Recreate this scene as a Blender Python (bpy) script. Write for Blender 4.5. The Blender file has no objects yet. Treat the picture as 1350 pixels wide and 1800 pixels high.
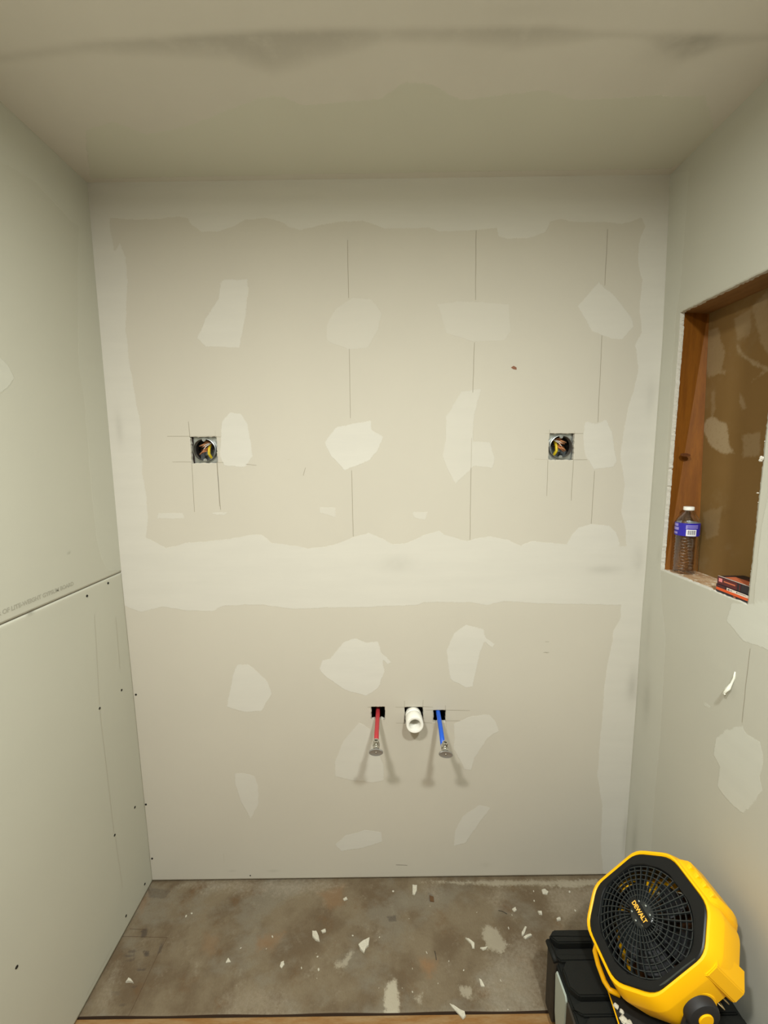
import bpy, bmesh, math, random
import numpy as np
from mathutils import Vector, Matrix
SC = bpy.context.scene
COL = SC.collection
random.seed(7)

# ------------------------------------------------------------------ camera
cam_d = bpy.data.cameras.new('camera'); cam = bpy.data.objects.new('camera', cam_d); COL.objects.link(cam)
cam_d.sensor_fit = 'VERTICAL'; cam_d.sensor_height = 36; cam_d.sensor_width = 27
cam_d.lens = 739.26 / 1800 * 36
cam_d.clip_start = .02
PITCH, YAW, ROLL = .1295, .001, -.012
fwd = Vector((math.sin(YAW)*math.cos(PITCH), math.cos(YAW)*math.cos(PITCH), -math.sin(PITCH)))
right = Vector((math.cos(YAW), -math.sin(YAW), 0)); upv = right.cross(fwd)
r2 = math.cos(ROLL)*right + math.sin(ROLL)*upv; u2 = -math.sin(ROLL)*right + math.cos(ROLL)*upv
M = Matrix((r2, u2, -fwd)).transposed().to_4x4(); M.translation = Vector((.9018, -1.4116, 1.596))
cam.matrix_world = M
SC.camera = cam

# ------------------------------------------------------------------ light and exposure
SC.view_settings.view_transform = 'Standard'; SC.view_settings.look = 'None'
SC.view_settings.gamma = 1; SC.view_settings.use_curve_mapping = False
SC.view_settings.exposure = 0.0
w = bpy.data.worlds.new('world'); SC.world = w; w.use_nodes = True
w.node_tree.nodes['Background'].inputs[0].default_value = (1, .97, .9, 1)
w.node_tree.nodes['Background'].inputs[1].default_value = 0.0
# two round flush ceiling lamps above and behind the camera position
LAMPS = [('warm', (.50, -1.50, 2.395), (1, .995, .955), 34.0), ('cool', (1.30, -1.50, 2.395), (.94, 1.0, .965), 34.5)]
for nm, loc, c, e in LAMPS:
    l = bpy.data.lights.new('ceiling_lamp_' + nm, 'AREA'); l.shape = 'DISK'; l.size = .13; l.energy = e; l.color = c
    o = bpy.data.objects.new('ceiling_lamp_' + nm, l); o.location = loc; COL.objects.link(o)
    l2 = bpy.data.lights.new('ceiling_lamp_rim_' + nm, 'POINT'); l2.shadow_soft_size = .03; l2.energy = e*.05; l2.color = c
    o2 = bpy.data.objects.new('ceiling_lamp_rim_' + nm, l2); o2.location = (loc[0], loc[1], 2.36); COL.objects.link(o2)

D={"paper":[[[0.0648,2.3412],[0.1313,2.3356],[0.2247,2.3363],[0.2763,2.3423],[0.3042,2.3387],[0.3167,2.3157],[0.3456,2.299],[0.4022,2.2984],[0.4473,2.3143],[0.4835,2.3303],[0.5491,2.3361],[0.591,2.3259],[0.6185,2.3092],[0.6553,2.299],[0.7052,2.3116],[0.771,2.3223],[0.8505,2.3248],[0.8927,2.3096],[0.9156,2.3011],[1.0572,2.3013],[1.0856,2.2911],[1.1937,2.2933],[1.2663,2.2991],[1.2704,2.2743],[1.3025,2.2674],[1.3753,2.2699],[1.4191,2.2876],[1.4321,2.317],[1.4672,2.3231],[1.4959,2.3147],[1.6129,2.3118],[1.6557,2.3064],[1.713,2.3238],[1.7287,2.3007],[1.7104,2.2564],[1.7135,2.183],[1.7289,2.1407],[1.7255,2.0571],[1.7375,1.9859],[1.7201,1.9441],[1.7341,1.8713],[1.724,1.7996],[1.7087,1.7471],[1.6987,1.6663],[1.6921,1.5899],[1.713,1.4967],[1.7073,1.4023],[1.7268,1.3375],[1.7301,1.2841],[1.7106,1.2844],[1.5269,1.2926],[1.4076,1.306],[1.3692,1.2906],[1.3277,1.3109],[1.2653,1.3235],[1.209,1.3163],[1.1858,1.3087],[1.1137,1.3294],[1.0904,1.3454],[1.0361,1.3303],[0.9797,1.3034],[0.933,1.3],[0.8925,1.3242],[0.8481,1.3405],[0.7935,1.3254],[0.7444,1.3043],[0.6897,1.2931],[0.6409,1.2897],[0.5946,1.3002],[0.5154,1.3111],[0.4858,1.3411],[0.4372,1.3377],[0.3568,1.323],[0.2379,1.3146],[0.159,1.2977],[0.1124,1.322],[0.0921,1.3341],[0.104,1.4064],[0.1043,1.4779],[0.0987,1.5466],[0.1016,1.6461],[0.1063,1.7218],[0.0977,1.7731],[0.0965,1.8021],[0.0868,1.9202],[0.0849,2.02],[0.1029,2.1584],[0.1037,2.2272],[0.0897,2.2671],[0.0697,2.2442],[0.0646,2.302]],[[-0.1395,1.0996],[-0.0055,1.0938],[0.0518,1.0704],[0.1266,1.088],[0.2069,1.0746],[0.3017,1.0692],[0.3406,1.0894],[0.4715,1.0918],[0.5817,1.0739],[0.691,1.0787],[0.8377,1.0768],[0.8973,1.0802],[1.0104,1.0828],[1.0401,1.0927],[1.2027,1.0907],[1.2604,1.0796],[1.3196,1.0933],[1.4369,1.0835],[1.7254,1.0737],[1.7283,1.026],[1.705,0.9804],[1.7037,0.9341],[1.6947,0.879],[1.6855,0.791],[1.6845,0.6617],[1.6805,0.5455],[1.6791,0.4177],[1.7051,0.2891],[1.7075,0.129],[1.7263,-0.0156],[1.7338,-0.1509],[-0.3752,-0.1192]]],"spots":[[1.0,[[0.4078,2.1585],[0.4813,2.1577],[0.4833,2.1272],[0.4679,2.0434],[0.4446,1.9514],[0.3369,1.9561],[0.3094,1.9809],[0.3428,2.0448],[0.3861,2.0993],[0.3964,2.1484]]],[0.45,[[0.8102,2.098],[0.868,2.0974],[0.9036,2.0524],[0.892,2.0023],[0.8583,1.9467],[0.7977,1.9404],[0.7252,1.9693],[0.7267,2.0198],[0.7571,2.0678]]],[0.4,[[1.0794,2.0779],[1.1608,2.0839],[1.3076,2.0754],[1.3171,1.9906],[1.2959,1.9629],[1.1989,1.9604],[1.109,1.9894],[1.0942,2.0365]]],[0.9,[[1.5922,2.1371],[1.647,2.0939],[1.7018,2.0297],[1.7109,2.0019],[1.6768,1.9621],[1.64,1.966],[1.5784,1.9877],[1.5547,2.0244],[1.5272,2.0661]]],[1.2,[[0.3995,1.7477],[0.4366,1.7436],[0.4572,1.7104],[0.4652,1.6493],[0.4685,1.6044],[0.442,1.569],[0.3721,1.5736],[0.359,1.6057],[0.3735,1.7187]]],[1.2,[[0.7471,1.696],[0.8619,1.7149],[0.8652,1.6872],[0.9043,1.6627],[0.8829,1.6145],[0.8522,1.5848],[0.7737,1.5537],[0.7295,1.6013],[0.7081,1.6464]]],[0.75,[[1.1109,1.7248],[1.1605,1.8061],[1.2254,1.8126],[1.2027,1.7237],[1.2001,1.6443],[1.2587,1.6399],[1.2749,1.5873],[1.268,1.5553],[1.2052,1.5636],[1.1827,1.5412],[1.145,1.5036],[1.1217,1.5419],[1.1005,1.5969],[1.1114,1.6565]]],[1.0,[[1.5706,1.7047],[1.6086,1.6969],[1.6397,1.7113],[1.661,1.6667],[1.6816,1.5749],[1.6714,1.5543],[1.609,1.5475],[1.5763,1.5912],[1.5658,1.6512]]],[1.1,[[1.5269,1.2926],[1.5411,1.3241],[1.565,1.3513],[1.611,1.3625],[1.6675,1.3559],[1.6962,1.33],[1.7102,1.2903],[1.622,1.2255]]],[0.8,[[0.1357,1.4177],[0.2221,1.4166],[0.2284,1.3971],[0.1341,1.3983]]],[0.8,[[0.3166,1.4193],[0.38,1.4186],[0.362,1.4071],[0.3236,1.4096]]],[0.6,[[0.6843,1.4304],[0.74,1.4297],[0.7391,1.3947],[0.6837,1.411]]],[0.7,[[0.9995,1.411],[1.0515,1.4104],[1.0438,1.3832],[1.0033,1.3915]]],[1.1,[[0.3757,0.8708],[0.4162,0.8724],[0.4451,0.8463],[0.4797,0.807],[0.4937,0.7591],[0.4517,0.6939],[0.3921,0.6903],[0.3277,0.711],[0.3622,0.8474]]],[1.25,[[0.7553,0.9507],[0.7997,0.9648],[0.8355,0.9475],[0.8777,0.9533],[0.8852,0.913],[0.9251,0.872],[0.9088,0.8658],[0.8909,0.8874],[0.8984,0.8403],[0.8753,0.7779],[0.832,0.7458],[0.757,0.7708],[0.6912,0.8193],[0.6659,0.8519],[0.679,0.8838],[0.7075,0.892]]],[0.85,[[0.8035,0.6449],[0.8422,0.6199],[0.8495,0.557],[0.89,0.4792],[0.8892,0.4126],[0.8513,0.4039],[0.7737,0.4142],[0.7112,0.4312],[0.7128,0.4908],[0.7461,0.5741]]],[0.9,[[0.3434,0.4502],[0.3789,0.4497],[0.4159,0.4354],[0.4263,0.3937],[0.4228,0.3238],[0.3918,0.2582],[0.3561,0.3411],[0.3411,0.4111]]],[1.1,[[0.7036,0.1485],[0.7431,0.1864],[0.8227,0.2092],[0.8781,0.1988],[0.8819,0.1579],[0.8063,0.1325],[0.7265,0.1215]]],[1.1,[[1.1859,1.0101],[1.2481,0.9926],[1.2567,0.9631],[1.2874,0.9353],[1.2796,0.9227],[1.253,0.9463],[1.2357,0.8999],[1.2134,0.7799],[1.1911,0.7737],[1.1317,0.807],[1.1187,0.9163],[1.1443,0.9793]]],[0.9,[[1.1476,0.6357],[1.209,0.6638],[1.2768,0.6695],[1.3001,0.6403],[1.3112,0.6045],[1.2704,0.5759],[1.226,0.5019],[1.2122,0.4495],[1.1891,0.4544],[1.1485,0.5348]]],[1.0,[[1.1523,0.1371],[1.156,0.1996],[1.1831,0.2611],[1.2461,0.3074],[1.2887,0.295],[1.2474,0.234],[1.1931,0.1462]]]],"pencil":[[[0.7998,2.2695],[0.7994,2.0981],1],[[0.7977,1.9439],[0.7965,1.7248],0.7],[[0.7965,1.5534],[0.7975,1.3293],1.2],[[1.2008,2.2932],[1.2012,2.1583],1],[[1.2012,2.1583],[1.2023,2.0886],0.8],[[1.2008,1.9587],[1.1977,1.802],1],[[1.1962,1.6555],[1.1957,1.5581],0.4],[[1.1957,1.5581],[1.1955,1.3126],1.2],[[1.6105,2.2921],[1.6108,2.1267],1],[[1.6102,1.9751],[1.612,1.7024],1],[[1.6093,1.5418],[1.6071,1.3626],1],[[0.1903,1.6729],[0.2654,1.6721],0.9],[[0.2008,1.5888],[0.2651,1.5881],0.6],[[0.3516,1.6692],[0.3667,1.669],0.9],[[0.3482,1.5852],[0.3709,1.5849],0.7],[[0.4444,1.5784],[0.4802,1.5742],0.7],[[0.2632,1.72],[0.2653,1.6702],0.9],[[0.3492,1.6896],[0.3498,1.6692],0.5],[[0.2649,1.5862],[0.2628,1.42],0.8],[[0.3482,1.5852],[0.3516,1.4267],1],[[0.3501,1.5852],[0.3485,1.4383],0.6],[[1.4388,1.6675],[1.452,1.6674],0.5],[[1.5349,1.6664],[1.565,1.666],0.6],[[1.4078,1.5839],[1.4534,1.5814],0.5],[[1.5389,1.5804],[1.5826,1.5799],0.7],[[1.4534,1.6803],[1.454,1.6655],0.6],[[1.5363,1.6756],[1.5369,1.6645],0.5],[[1.4516,1.5796],[1.4524,1.4596],0.6],[[1.537,1.5804],[1.5356,1.4432],0.9],[[0.8354,0.7041],[0.8497,0.7039],0.8],[[0.9358,0.7028],[0.9686,0.7023],0.6],[[0.9687,0.7265],[0.9685,0.7001],0.7],[[1.0362,0.73],[1.0342,0.7015],0.6],[[1.0342,0.7037],[1.0711,0.701],0.7],[[1.0444,0.6903],[1.0711,0.6899],0.7],[[1.1163,0.6893],[1.2046,0.6859],0.7],[[1.1161,0.7069],[1.1163,0.6871],1],[[1.1166,0.6473],[1.1701,0.6466],0.7],[[0.9373,0.6408],[0.9682,0.6404],0.6],[[1.0362,0.6417],[1.0692,0.639],0.6],[[1.0733,0.6501],[1.0713,0.619],0.4],[[1.1186,0.6473],[1.121,0.6071],0.5],[[0.6344,1.5383],[0.643,1.5647],0.9],[[0.5834,1.5918],[0.591,1.5917],0.5],[[1.466,0.9435],[1.4801,0.9433],0.8],[[1.4615,0.9033],[1.4816,0.9031],0.7],[[1.4674,0.9054],[1.4757,0.901],0.6],[[0.9325,0.0601],[0.9758,0.057],1.4],[[0.2812,0.1183],[0.2809,0.0769],0.3]],"hole_boxL":[[0.2662,1.6702],[0.3535,1.6692],[0.35,1.5842],[0.2648,1.5843]],"hole_boxR":[[1.453,1.6664],[1.5358,1.6664],[1.537,1.5804],[1.4535,1.5805]],"hole_red":[[0.8487,0.7051],[0.8979,0.7044],[0.8983,0.6569],[0.8479,0.6565]],"hole_drain":[[0.9686,0.7023],[1.0352,0.7014],[1.0362,0.6373],[0.9692,0.6382]],"hole_blue":[[1.0721,0.6899],[1.1163,0.6882],[1.1187,0.6417],[1.0733,0.6412]],"screwB":[[0.007,0.7635],[0.0056,0.3274],[0.01,0.1004],[0.3772,0.0216]],"nick":[[1.3201,1.8796],[1.3292,1.8848],[1.3386,1.8794],[1.3388,1.8722],[1.3277,1.8741]],"smudgeShadeB":[[0.95,1.234,0.05,0.03,0.5],[1.6605,1.2029,0.06,0.015,0.8],[1.7764,1.2336,0.02,0.05,0.7],[1.7864,0.7744,0.018,0.06,1.3],[1.7814,1.7772,0.015,0.06,0.6],[0.0334,1.7025,0.012,0.05,0.8],[1.7954,0.1688,0.008,0.08,1.0],[0.9461,0.7092,0.1,0.02,0.2],[0.4647,0.04,0.02,0.005,0.8],[1.2765,0.055,0.02,0.01,0.4],[0.309,0.0423,0.012,0.004,0.9]],"spotsL":[[0.55,[[-0.3767,1.841],[-0.3603,1.8289],[-0.3409,1.7993],[-0.3654,1.7723],[-0.389,1.7555],[-0.4776,1.709],[-0.4566,1.8561]]],[0.22,[[-0.1124,1.8814],[-0.1027,1.7839],[-0.1055,1.6477],[-0.1084,1.4907],[-0.1062,1.3466],[-0.0931,1.2884],[-0.0673,1.2345],[0.0486,1.2127],[0.178,2.4035],[0.0273,2.4597],[-0.0551,2.2865],[-0.085,2.1151]]],[0.25,[[-0.2909,2.4382],[0.0075,2.4463],[0.0293,2.2953],[-0.0474,2.2904],[-0.0934,2.2901],[-0.2093,2.3192],[-0.3104,2.3025],[-0.4169,2.3066],[-0.3962,2.4521]]]],"screwL":[[-0.0728,1.1977],[-0.1734,1.1883],[-0.0617,0.8171],[-0.1735,0.8213],[-0.0566,0.3675],[-0.1702,0.3694],[-0.0464,0.0433],[-0.1597,0.0489],[-0.5428,0.3838]],"dirtL":[[-0.3752,1.2122,0.01,0.005,4.0],[-0.2269,1.3358,0.005,0.003,2.5],[0.0616,1.6917,0.01,0.2,0.2]],"pencilL":[[[-0.1502,1.1208],[-0.1722,0.8301],0.25],[[-0.1735,0.8213],[-0.1719,0.3775],0.5],[[-0.1681,0.3632],[-0.1616,0.1623],0.3],[[-0.0528,1.0732],[-0.0581,0.8936],0.35],[[-0.2357,0.0286],[-0.3578,0.0236],0.3]],"textL":[[-0.4635,1.2375],[-0.2313,1.2445]],"textLh":[[-0.2313,1.2445],[-0.2302,1.2526]],"spotsR":[[0.3,[[-0.0016,-0.0497],[-0.0043,0.1006],[-0.0034,0.6998],[0.0015,1.0182],[-0.0038,1.2042],[-0.0044,1.7944],[0.012,2.4528],[-0.0831,2.4055],[-0.073,2.1],[-0.056,2.0077],[-0.0595,1.7689],[-0.0765,1.2239],[-0.0944,1.1146],[-0.128,1.013],[-0.1313,0.8594],[-0.1368,0.6832],[-0.1332,0.4525],[-0.1432,0.1143]]],[0.9,[[-0.3593,1.2091],[-0.3507,1.1562],[-0.4038,1.1267],[-0.4755,1.1353],[-0.5663,1.1572],[-0.5521,1.2779],[-0.4595,1.2725],[-0.4216,1.2284]]],[0.9,[[-0.3789,0.8624],[-0.4286,0.9127],[-0.4438,0.897],[-0.4812,0.9057],[-0.4941,0.8605],[-0.4883,0.8183],[-0.4991,0.7912],[-0.4752,0.7254],[-0.4543,0.6902],[-0.4126,0.683],[-0.3732,0.6939],[-0.3759,0.7556],[-0.3502,0.7728],[-0.3542,0.825]]],[0.5,[[-0.2966,0.896],[-0.3332,0.9035],[-0.3225,0.89],[-0.3019,0.8872]]],[0.35,[[-0.4301,1.5243],[-0.4203,1.4147],[-0.4209,1.3169],[-0.4213,1.2312],[-0.641,1.2642],[-0.6022,1.5893]]]],"niche":[[-0.0721,2.0208],[-0.3726,2.0161],[-0.4022,1.2273],[-0.0772,1.2183]],"nicheR":[[-0.4055,1.7349],[-0.412,1.5903],[-0.408,1.4543],[-0.4053,1.3414],[-0.4022,1.2273]],"dirtR":[[-0.0567,0.7543,0.02,0.09,0.9],[-0.0484,0.1939,0.015,0.1,1.0],[-0.063,1.2681,0.01,0.03,0.5],[-0.0404,1.0147,0.012,0.1,0.5]],"pencilR":[[[-0.4281,1.1171],[-0.4277,0.9199],0.6]],"drip":[[-0.3934,1.0373],[-0.3936,1.0203],[-0.3909,1.0047],[-0.3899,0.99],[-0.3879,0.9762]],"drip2":[[-0.3753,0.9831],[-0.3842,0.9772],[-0.3884,0.9718]],"paperC":[[[0.1418,-0.2031],[0.2312,-0.2281],[0.2938,-0.1853],[0.411,-0.2125],[0.6225,-0.2882],[0.6767,-0.2875],[0.7126,-0.262],[0.9079,-0.2844],[0.9602,-0.3304],[1.0263,-0.3221],[1.1004,-0.2769],[1.2965,-0.3032],[1.3749,-0.2782],[1.6893,-0.2805],[1.843,-0.1203],[1.7757,-0.0275],[0.9582,-0.026],[0.0296,-0.0186]]],"darkC":[[1.1923,-0.4891,0.12,0.03,0.45],[1.5479,-0.4028,0.07,0.035,0.6],[0.6753,-0.3872,0.09,0.03,0.25]],"crease":[[0.1072,-0.4094],[0.303,-0.433],[0.5174,-0.4436],[0.7151,-0.4529],[0.8288,-0.4517],[1.0569,-0.4515],[1.2389,-0.4529],[1.3589,-0.4413],[1.5253,-0.4347],[1.704,-0.4304]],"creaseW":[[0.0863,-0.3863],[0.285,-0.4073],[0.4586,-0.395],[0.5776,-0.3883],[0.6653,-0.3487],[0.7722,-0.3794],[0.9203,-0.4224],[1.0629,-0.4159],[1.1869,-0.3993],[1.302,-0.4131],[1.3769,-0.4293],[1.4521,-0.4212],[1.5227,-0.3863],[1.5742,-0.3656],[1.6241,-0.3981],[1.7173,-0.4158]],"smearN":[[1.0,[[-0.1151,1.7065],[-0.1692,1.6788],[-0.1838,1.6228],[-0.2072,1.5917],[-0.1581,1.5953],[-0.1192,1.6128],[-0.0707,1.674],[-0.093,1.7035]]],[0.7,[[-0.1773,1.9002],[-0.1953,1.8758],[-0.2392,1.8418],[-0.2878,1.8142],[-0.2888,1.8054],[-0.2312,1.8347],[-0.1864,1.8719]]],[0.6,[[-0.2332,1.7864],[-0.2828,1.8152],[-0.2868,1.8087],[-0.2406,1.7837]]],[0.5,[[-0.2027,1.7639],[-0.2197,1.746],[-0.2322,1.7169],[-0.2197,1.7137],[-0.2056,1.7386]]],[0.45,[[-0.2236,1.6482],[-0.2818,1.6524],[-0.2858,1.5897],[-0.235,1.5821]]],[0.5,[[-0.06,1.9721],[-0.1026,1.968],[-0.1392,1.8861],[-0.131,1.8316],[-0.0815,1.8243],[-0.06,1.8709]]],[0.4,[[-0.1591,1.9745],[-0.2172,1.9857],[-0.2186,1.9119],[-0.1764,1.9081]]],[0.6,[[-0.0568,1.8579],[-0.1453,1.8337],[-0.1443,1.8242],[-0.0584,1.8439]]],[0.35,[[-0.0979,1.7794],[-0.1095,1.7943],[-0.1217,1.726],[-0.1067,1.7022]]],[0.3,[[-0.1051,1.4136],[-0.1801,1.4403],[-0.1731,1.3537],[-0.1268,1.3271]]],[0.45,[[-0.2135,1.9869],[-0.2614,2.0127],[-0.2999,1.8201],[-0.251,1.8886]]]],"dust":[[0.8,[[0.8943,-0.3241],[0.9224,-0.3131],[0.9313,-0.3545],[0.9295,-0.402],[0.8903,-0.4065],[0.8872,-0.3633]]],[0.55,[[1.2394,-0.1643],[1.2711,-0.177],[1.293,-0.2276],[1.264,-0.2512],[1.228,-0.2333],[1.2177,-0.1901]]],[0.55,[[1.1086,-0.3305],[1.1524,-0.3365],[1.1402,-0.362],[1.117,-0.3511]]],[0.5,[[0.9801,-0.3603],[1.0016,-0.3472],[0.9928,-0.3696]]],[0.5,[[1.02,-0.0132],[1.6947,-0.0134],[1.684,-0.0346],[1.5745,-0.0416],[1.4934,-0.0322],[1.281,-0.0294],[1.133,-0.0211]]],[0.35,[[0.1401,-0.0061],[0.6382,-0.0104],[0.7257,-0.0223],[0.5599,-0.0493],[0.3876,-0.0368],[0.2572,-0.0289]]],[0.3,[[1.4902,-0.0405],[1.6797,-0.043],[1.6287,-0.1438],[1.5434,-0.1573],[1.4898,-0.1199]]],[0.28,[[1.2209,-0.2692],[1.375,-0.1903],[1.3956,-0.2862],[1.3246,-0.4072],[1.2029,-0.406],[1.1686,-0.3408]]],[0.22,[[0.404,-0.3596],[0.463,-0.3333],[0.5856,-0.3415],[0.6319,-0.4002],[0.4351,-0.3982]]],[0.5,[[0.7317,-0.2684],[0.7567,-0.2641],[0.7763,-0.2362],[0.7861,-0.2427],[0.7667,-0.2748],[0.7361,-0.276]]],[0.35,[[1.5318,-0.139],[1.5955,-0.1305],[1.5905,-0.1614],[1.5379,-0.1608]]],[0.3,[[0.0388,-0.3007],[0.0326,-0.2712],[0.0437,-0.2803],[0.0554,-0.3427],[0.0558,-0.3691],[0.0446,-0.3625]]],[0.3,[[1.0458,-0.0348],[1.0794,-0.0204],[1.0801,-0.0661],[1.0581,-0.0758]]],[0.3,[[1.2687,-0.0784],[1.3212,-0.0384],[1.3231,-0.0691],[1.2842,-0.0982]]]],"tan":[[0.8,[[0.9989,-0.2591],[1.0564,-0.2659],[1.0282,-0.3071],[1.0041,-0.2819]]],[0.5,[[0.4566,-0.1965],[0.5482,-0.1806],[0.5217,-0.2269],[0.4758,-0.2296]]],[0.5,[[0.6443,-0.0504],[0.7362,-0.0203],[0.7325,-0.0914],[0.6938,-0.1101]]],[0.35,[[0.2769,-0.1774],[0.332,-0.1951],[0.3324,-0.2439],[0.2886,-0.2275]]],[0.4,[[-0.0244,-0.0211],[0.0243,-0.0629],[0.0221,-0.1207],[-0.0103,-0.0822]]]],"dark":[[0.8,[[0.097,-0.2285],[0.1149,-0.2271],[0.1237,-0.2431],[0.1097,-0.2445]]],[0.7,[[0.053,-0.1644],[0.0707,-0.1611],[0.0881,-0.1889],[0.0688,-0.1887]]],[0.6,[[0.056,-0.2532],[0.0782,-0.2473],[0.0818,-0.2535],[0.0488,-0.2593]]],[0.6,[[0.0363,-0.239],[0.0698,-0.2362],[0.0791,-0.2426],[0.0476,-0.2454]]],[0.55,[[0.0435,-0.2263],[0.0689,-0.225],[0.0764,-0.2315],[0.0521,-0.2344]]],[0.6,[[0.1025,-0.2765],[0.1315,-0.2768],[0.1304,-0.2813],[0.1105,-0.2811]]],[0.7,[[0.1414,-0.2029],[0.1473,-0.1997],[0.1551,-0.2292],[0.1488,-0.2418]]],[0.5,[[0.1042,-0.3185],[0.1331,-0.3202],[0.1311,-0.3257],[0.1163,-0.3242]]],[0.5,[[0.0552,-0.3318],[0.0847,-0.3348],[0.0881,-0.3403],[0.064,-0.3401]]],[0.45,[[0.0947,-0.3617],[0.1234,-0.3646],[0.1131,-0.3697],[0.103,-0.3696]]],[0.55,[[0.896,-0.1331],[0.928,-0.1317],[0.9294,-0.1499],[0.9037,-0.1514]]],[0.5,[[1.0483,-0.0514],[1.0662,-0.0598],[1.065,-0.0877],[1.049,-0.0836]]],[0.35,[[-0.0071,-0.0213],[0.0887,-0.033],[0.0831,-0.0636],[0.0221,-0.0588]]]],"seams":[[[-0.0009,-0.1845],[0.1555,-0.1897]],[[0.1555,-0.1897],[0.1496,-0.2434]],[[0.1496,-0.2434],[0.1468,-0.37]],[[0.1468,-0.37],[0.1456,-0.3903]],[[0.0127,-0.1621],[0.0687,-0.1646]]],"chips":[["large plaster chip with a torn corner, lying left of centre on the floor",[[0.8014,-0.2204],[0.816,-0.2107],[0.8383,-0.201],[0.8353,-0.224],[0.8262,-0.2304],[0.8212,-0.2446],[0.8077,-0.2334]]],["curved plaster chip lying left of a small round crumb",[[0.6424,-0.1783],[0.6557,-0.1767],[0.6658,-0.1922],[0.6721,-0.209],[0.6583,-0.2056],[0.645,-0.1937]]],["small rounded plaster crumb right of the curved chip",[[0.6712,-0.1769],[0.686,-0.1718],[0.6891,-0.1805],[0.678,-0.1838]]],["slim leaf-shaped plaster sliver standing alone mid floor",[[0.5653,-0.262],[0.5696,-0.2726],[0.5627,-0.2815],[0.5562,-0.277],[0.5573,-0.2664]]],["small triangular plaster chip left of the leaf-shaped sliver",[[0.3834,-0.2522],[0.3965,-0.2631],[0.3806,-0.2645]]],["arrow-shaped white chip on the stained board by the left wall",[[0.0902,-0.3127],[0.093,-0.3027],[0.101,-0.3043],[0.1157,-0.3144],[0.1017,-0.3114]]],["pointed plaster chip close to the back wall, base of sink wall",[[0.9931,-0.0278],[1.0102,-0.028],[1.0087,-0.0468],[0.999,-0.063],[0.9908,-0.0609]]],["oval plaster chip near the back wall, left of the fan",[[1.4694,-0.0506],[1.4828,-0.0487],[1.4914,-0.0591],[1.4841,-0.0671],[1.4683,-0.0649]]],["round white crumb in front of the oval chip near the back wall",[[1.34,-0.1161],[1.3538,-0.1106],[1.3549,-0.1201],[1.3451,-0.1256]]],["narrow upright plaster sliver of the pair by the toolbox corner",[[1.368,-0.1711],[1.3732,-0.173],[1.3555,-0.1969],[1.3468,-0.2001],[1.3501,-0.19]]],["thick plaster sliver slanting right beside the narrow one",[[1.3508,-0.2052],[1.377,-0.1954],[1.381,-0.2005],[1.3567,-0.2103]]],["hooked plaster chip in two strokes beside the beige smear",[[1.1573,-0.2047],[1.1684,-0.2064],[1.1841,-0.2215],[1.1813,-0.2344],[1.1739,-0.2343],[1.1728,-0.2214]]],["flat crescent plaster chip right of the hooked chip",[[1.2002,-0.233],[1.2251,-0.2301],[1.2198,-0.2364],[1.208,-0.2395]]],["long plaster shard lying at the front edge of the floor board",[[1.0778,-0.3731],[1.0888,-0.3771],[1.1024,-0.3849],[1.1191,-0.3927],[1.1207,-0.4014],[1.1112,-0.4087],[1.103,-0.4],[1.0904,-0.3874]]],["faint upright plaster flake behind the long shard",[[1.178,-0.3144],[1.1844,-0.3173],[1.1908,-0.3342],[1.1788,-0.334]]],["small slanted plaster flake near the back wall by the toolbox",[[1.4277,-0.1247],[1.4409,-0.1268],[1.4395,-0.136],[1.4302,-0.1341]]],["white chip in front of the slanted flake by the toolbox corner",[[1.4838,-0.1493],[1.4998,-0.1441],[1.498,-0.1531],[1.4828,-0.1565]]],["small plaster crumb near the back wall, middle of the floor",[[0.7369,-0.0738],[0.7489,-0.0679],[0.7537,-0.076],[0.7416,-0.0798]]]],"crumbs":[[1.135,-0.2922],[1.0506,-0.3243],[0.9407,-0.3343],[1.0925,-0.2678],[1.4386,-0.0544],[1.0511,-0.1011],[0.9733,-0.1414],[1.5694,-0.0581],[1.5611,-0.1226],[0.4992,-0.2267],[0.5107,-0.1921],[0.6253,-0.2807],[0.671,-0.2508],[0.6658,-0.2413],[0.4143,-0.2241],[0.1886,-0.1246],[0.2045,-0.1155],[0.87,-0.3335],[0.9711,-0.3442],[0.68,-0.2858],[0.678,-0.3076],[0.8706,-0.198],[0.92,-0.0478],[1.4286,-0.0883],[1.0242,-0.2438],[1.3102,-0.1757],[1.2132,-0.124],[0.7806,-0.1919],[1.3343,-0.1347],[0.9751,-0.2861],[1.2432,-0.3194],[1.2457,-0.3877]],"brown":[[1.053,-0.0657],[1.0669,-0.0719],[1.067,-0.0878],[1.0529,-0.0856]],"twig":[[1.2907,-0.1193],[1.3057,-0.1232],[1.3175,-0.1308]],"thread":[[1.0506,-0.2393],[1.0527,-0.2519],[1.053,-0.2643]]}

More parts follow.
